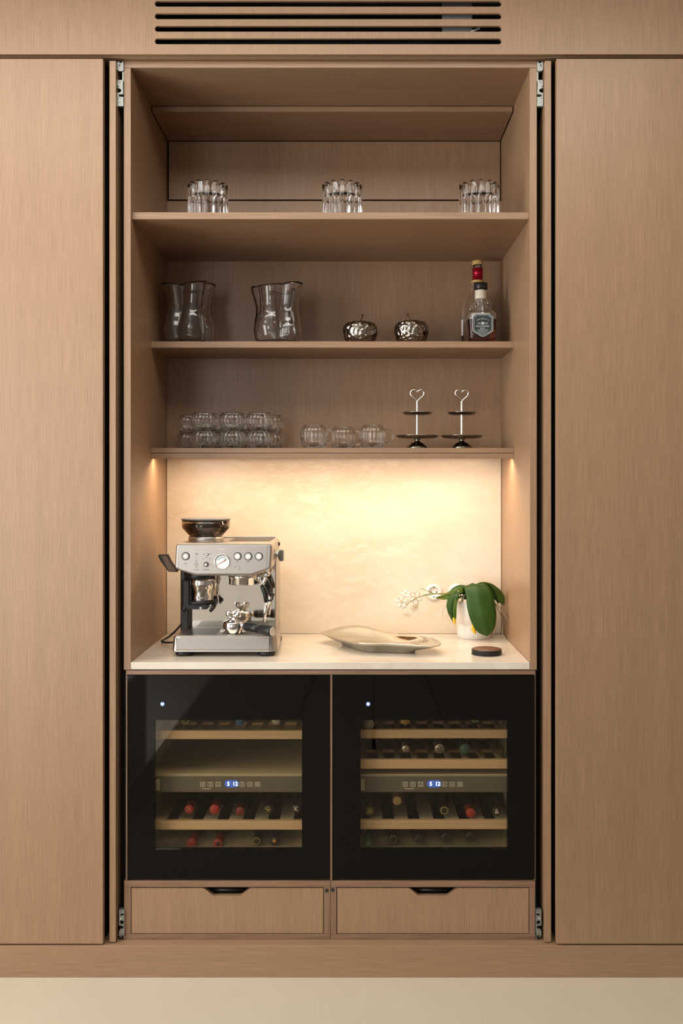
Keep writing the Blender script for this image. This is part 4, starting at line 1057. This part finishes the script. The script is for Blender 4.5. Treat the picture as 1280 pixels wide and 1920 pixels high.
leaf([(882, 1112, .47, 12), (900, 1099, .455, 20), (916, 1102, .45, 16), (928, 1118, .45, 10), (934, 1132, .455, 2)], M_leaf, across=(-.3, .6, -.7), fold=.25)
leaf([(874, 1114, .48, 8), (862, 1108, .475, 15), (846, 1115, .47, 16), (832, 1120, .465, 11), (816.5, 1120.5, .46, 1.5)], M_leafl, across=(.15, .6, .75), fold=.3)
leaf([(872, 1101, .49, 8), (860, 1102, .50, 11), (848, 1108, .505, 9), (838, 1116, .505, 2)], M_leaf, across=(.1, .6, .75), fold=.3)
leaf([(868, 1112, .475, 10), (853, 1114, .445, 18), (845.5, 1130, .430, 18), (846, 1148, .428, 14), (851, 1168, .43, 2)], M_leaf, across=(.9, -.3, .2), fold=.35)
leaf([(868, 1119, .465, 5), (856, 1123, .435, 8), (851.5, 1138, .425, 9), (852, 1154, .425, 7), (853, 1169, .43, 1.5)], M_leafl, across=(.9, -.3, .2), fold=.4)
leaf([(850, 1158, .426, 3), (851.5, 1163, .424, 6), (852.5, 1170.5, .426, 2)], M_yel, across=X_, lab='withered yellow leaf tip', ns=6, nw=4)
leaf([(886, 1170, .405, 3), (888, 1180, .402, 9), (891, 1188, .404, 3)], M_yel, across=X_, lab='withered yellow leaf tip', ns=6, nw=4)
part('flower_stem', MB().tube([P(876, 1124, .49), P(868, 1113, .475), P(850, 1113.5, .46), P(830, 1113, .455), P(812, 1113.5, .45), P(798, 1115.5, .45), P(785, 1120, .452), P(773, 1125.5, .455), P(766, 1130, .456), P(760, 1137, .456), P(754, 1143, .456)], [.003, .0026, .0022, .0022, .0022, .0021, .0007, .0009, .0013, .0012, .0006], 8), M_stem, oc)
part('side_shoot', MB().tube([P(812, 1113, .45), P(803, 1109, .448), P(794, 1105, .446), P(786.5, 1104, .445)], [.001, .0012, .001, .0006], 6), M_stem, oc)
part('short_stalk', MB().tube([P(846, 1137, .44), P(836, 1137, .442), P(831, 1141, .443), P(829, 1148, .444), P(829.5, 1156, .444)], [.0014, .0014, .0012, .001, .0006], 6), M_root, oc)
for pl in ([(858, 1107, .46), (862, 1115, .455), (868, 1120, .46), (866, 1130, .465)], [(872, 1114, .46), (867, 1122, .455), (863, 1132, .46)]):
    part('pale_root', MB().tube([P(*q) for q in pl], [.0012, .0022, .003, .0032], 8) if len(pl) == 4 else MB().tube([P(*q) for q in pl], [.0015, .0025, .003], 8), M_root, oc)
def wob(pl, r, mt, seed):
    rn = random.Random(seed); pts = [P(*q) for q in pl]; out = []
    for a, b2 in zip(pts, pts[1:]):
        for k in range(4): out.append(a.lerp(b2, k/4)+Vector((rn.uniform(-.0018, .0018), rn.uniform(-.001, .001), 0)))
    out.append(pts[-1]); part('aerial_root', MB().tube(out, r, 7), mt, oc)
wob([(926, 1128, .475), (933, 1142, .485), (941, 1158, .49), (942, 1175, .492), (942, 1190, .495), (947, 1198, .48)], .0019, M_root, 1)
wob([(926, 1128, .47), (937, 1140, .465), (946, 1154, .46), (951, 1164, .46)], .0019, M_root, 2)
wob([(925, 1130, .46), (927, 1150, .455), (926, 1172, .455), (926, 1188, .46), (925, 1196, .47)], .0013, M_root, 3)
def flower(u, v, Y, s, face, n_, ph):
    c = P(u, v, Y); f = Vector(face).normalized(); a = f.cross(Vector((0, 0, 1))).normalized(); up = a.cross(f)
    root = None
    b = bmesh.new()
    for k in range(5):
        t = ph+2*PI*k/5; dr = math.cos(t)*a+math.sin(t)*up; sd = -math.sin(t)*a+math.cos(t)*up
        s_k = s*1.2; wd = s*(.52 if k % 2 else .42)
        rows = []
        for i, (q, ww, h) in enumerate(((.06, .25, 0), (.3, .8, .03), (.6, 1, .07), (.85, .7, .06), (1, .12, .02))):
            rows.append([b.verts.new(c+dr*q*s_k+sd*x*ww*wd+f*(h*s-.12*s*abs(x))) for x in (-1, -.5, 0, .5, 1)])
        for A, B in zip(rows, rows[1:]):
            for j in range(4): b.faces.new([A[j], A[j+1], B[j+1], B[j]]).smooth = True
    r_ = bmesh.ops.solidify(b, geom=list(b.faces), thickness=.0005)
    fl = part('flower', MB().add(b), M_petal, oc, 'white orchid flower')
    part('flower_heart', MB().tube([c-f*.001, c+f*s*.12, c+f*s*.25-up*s*.10], [s*.07, s*.11, s*.05], 8), M_petc, fl, 'yellow centre')
flower(752.5, 1129, .450, .0200, (-.15, -1, .05), 5, .3)
flower(779, 1121.5, .462, .0200, (.25, -1, .15), 5, .9)
flower(760.5, 1112, .470, .0165, (-.1, -.7, .8), 5, .2)
flower(778, 1139, .470, .0155, (.6, -1, -.3), 5, 1.2)
flower(763, 1154, .462, .0140, (-.2, -.6, -.8), 5, .5)
for pl in ([(770, 1125.5, .455), (777, 1122, .460)], [(766, 1130, .456), (754, 1131, .452)], [(770, 1126, .455), (775, 1136, .466)], [(760, 1137, .456), (762, 1150, .460)], [(770, 1125, .456), (762, 1115, .467)]):
    part('flower_stalk', MB().tube([P(*q) for q in pl], .0006, 5), M_petal, oc)

# ------------------------------------------------------------------ photographer's tripod (seen mirrored in the cooler doors)
tr = thing('camera_tripod', 'black three-legged tripod whose legs are mirrored in the wine cooler doors', 'tripod', (.11, -2.83, 0))
top = Vector((.11, -2.83, 1.20))
for q in ((-.33, -3.10), (.54, -3.10), (.11, -2.30)):
    e = Vector((q[0], q[1], .0205))
    part('leg', MB().tube([top, top.lerp(e, .5)], .014, 10).tube([top.lerp(e, .48), e], .010, 10), M_bplast, tr)
    part('leg_clamp', MB().tube([top.lerp(e, .47), top.lerp(e, .51)], .019, 12), M_bplast, tr)
    part('rubber_foot', MB().lathe([(0, 0), (.014, 0), (.012, .02), (0, .022)], c=e-Vector((0, 0, .008)), seg=12), M_bplast, tr)
part('centre_column', MB().cyl(top-Vector((0, 0, .25)), top+Vector((0, 0, .10)), .014), M_bplast, tr)
part('tripod_head', MB().box(.08, .14, -2.87, -2.81, 1.29, 1.34, .006), M_bplast, tr)
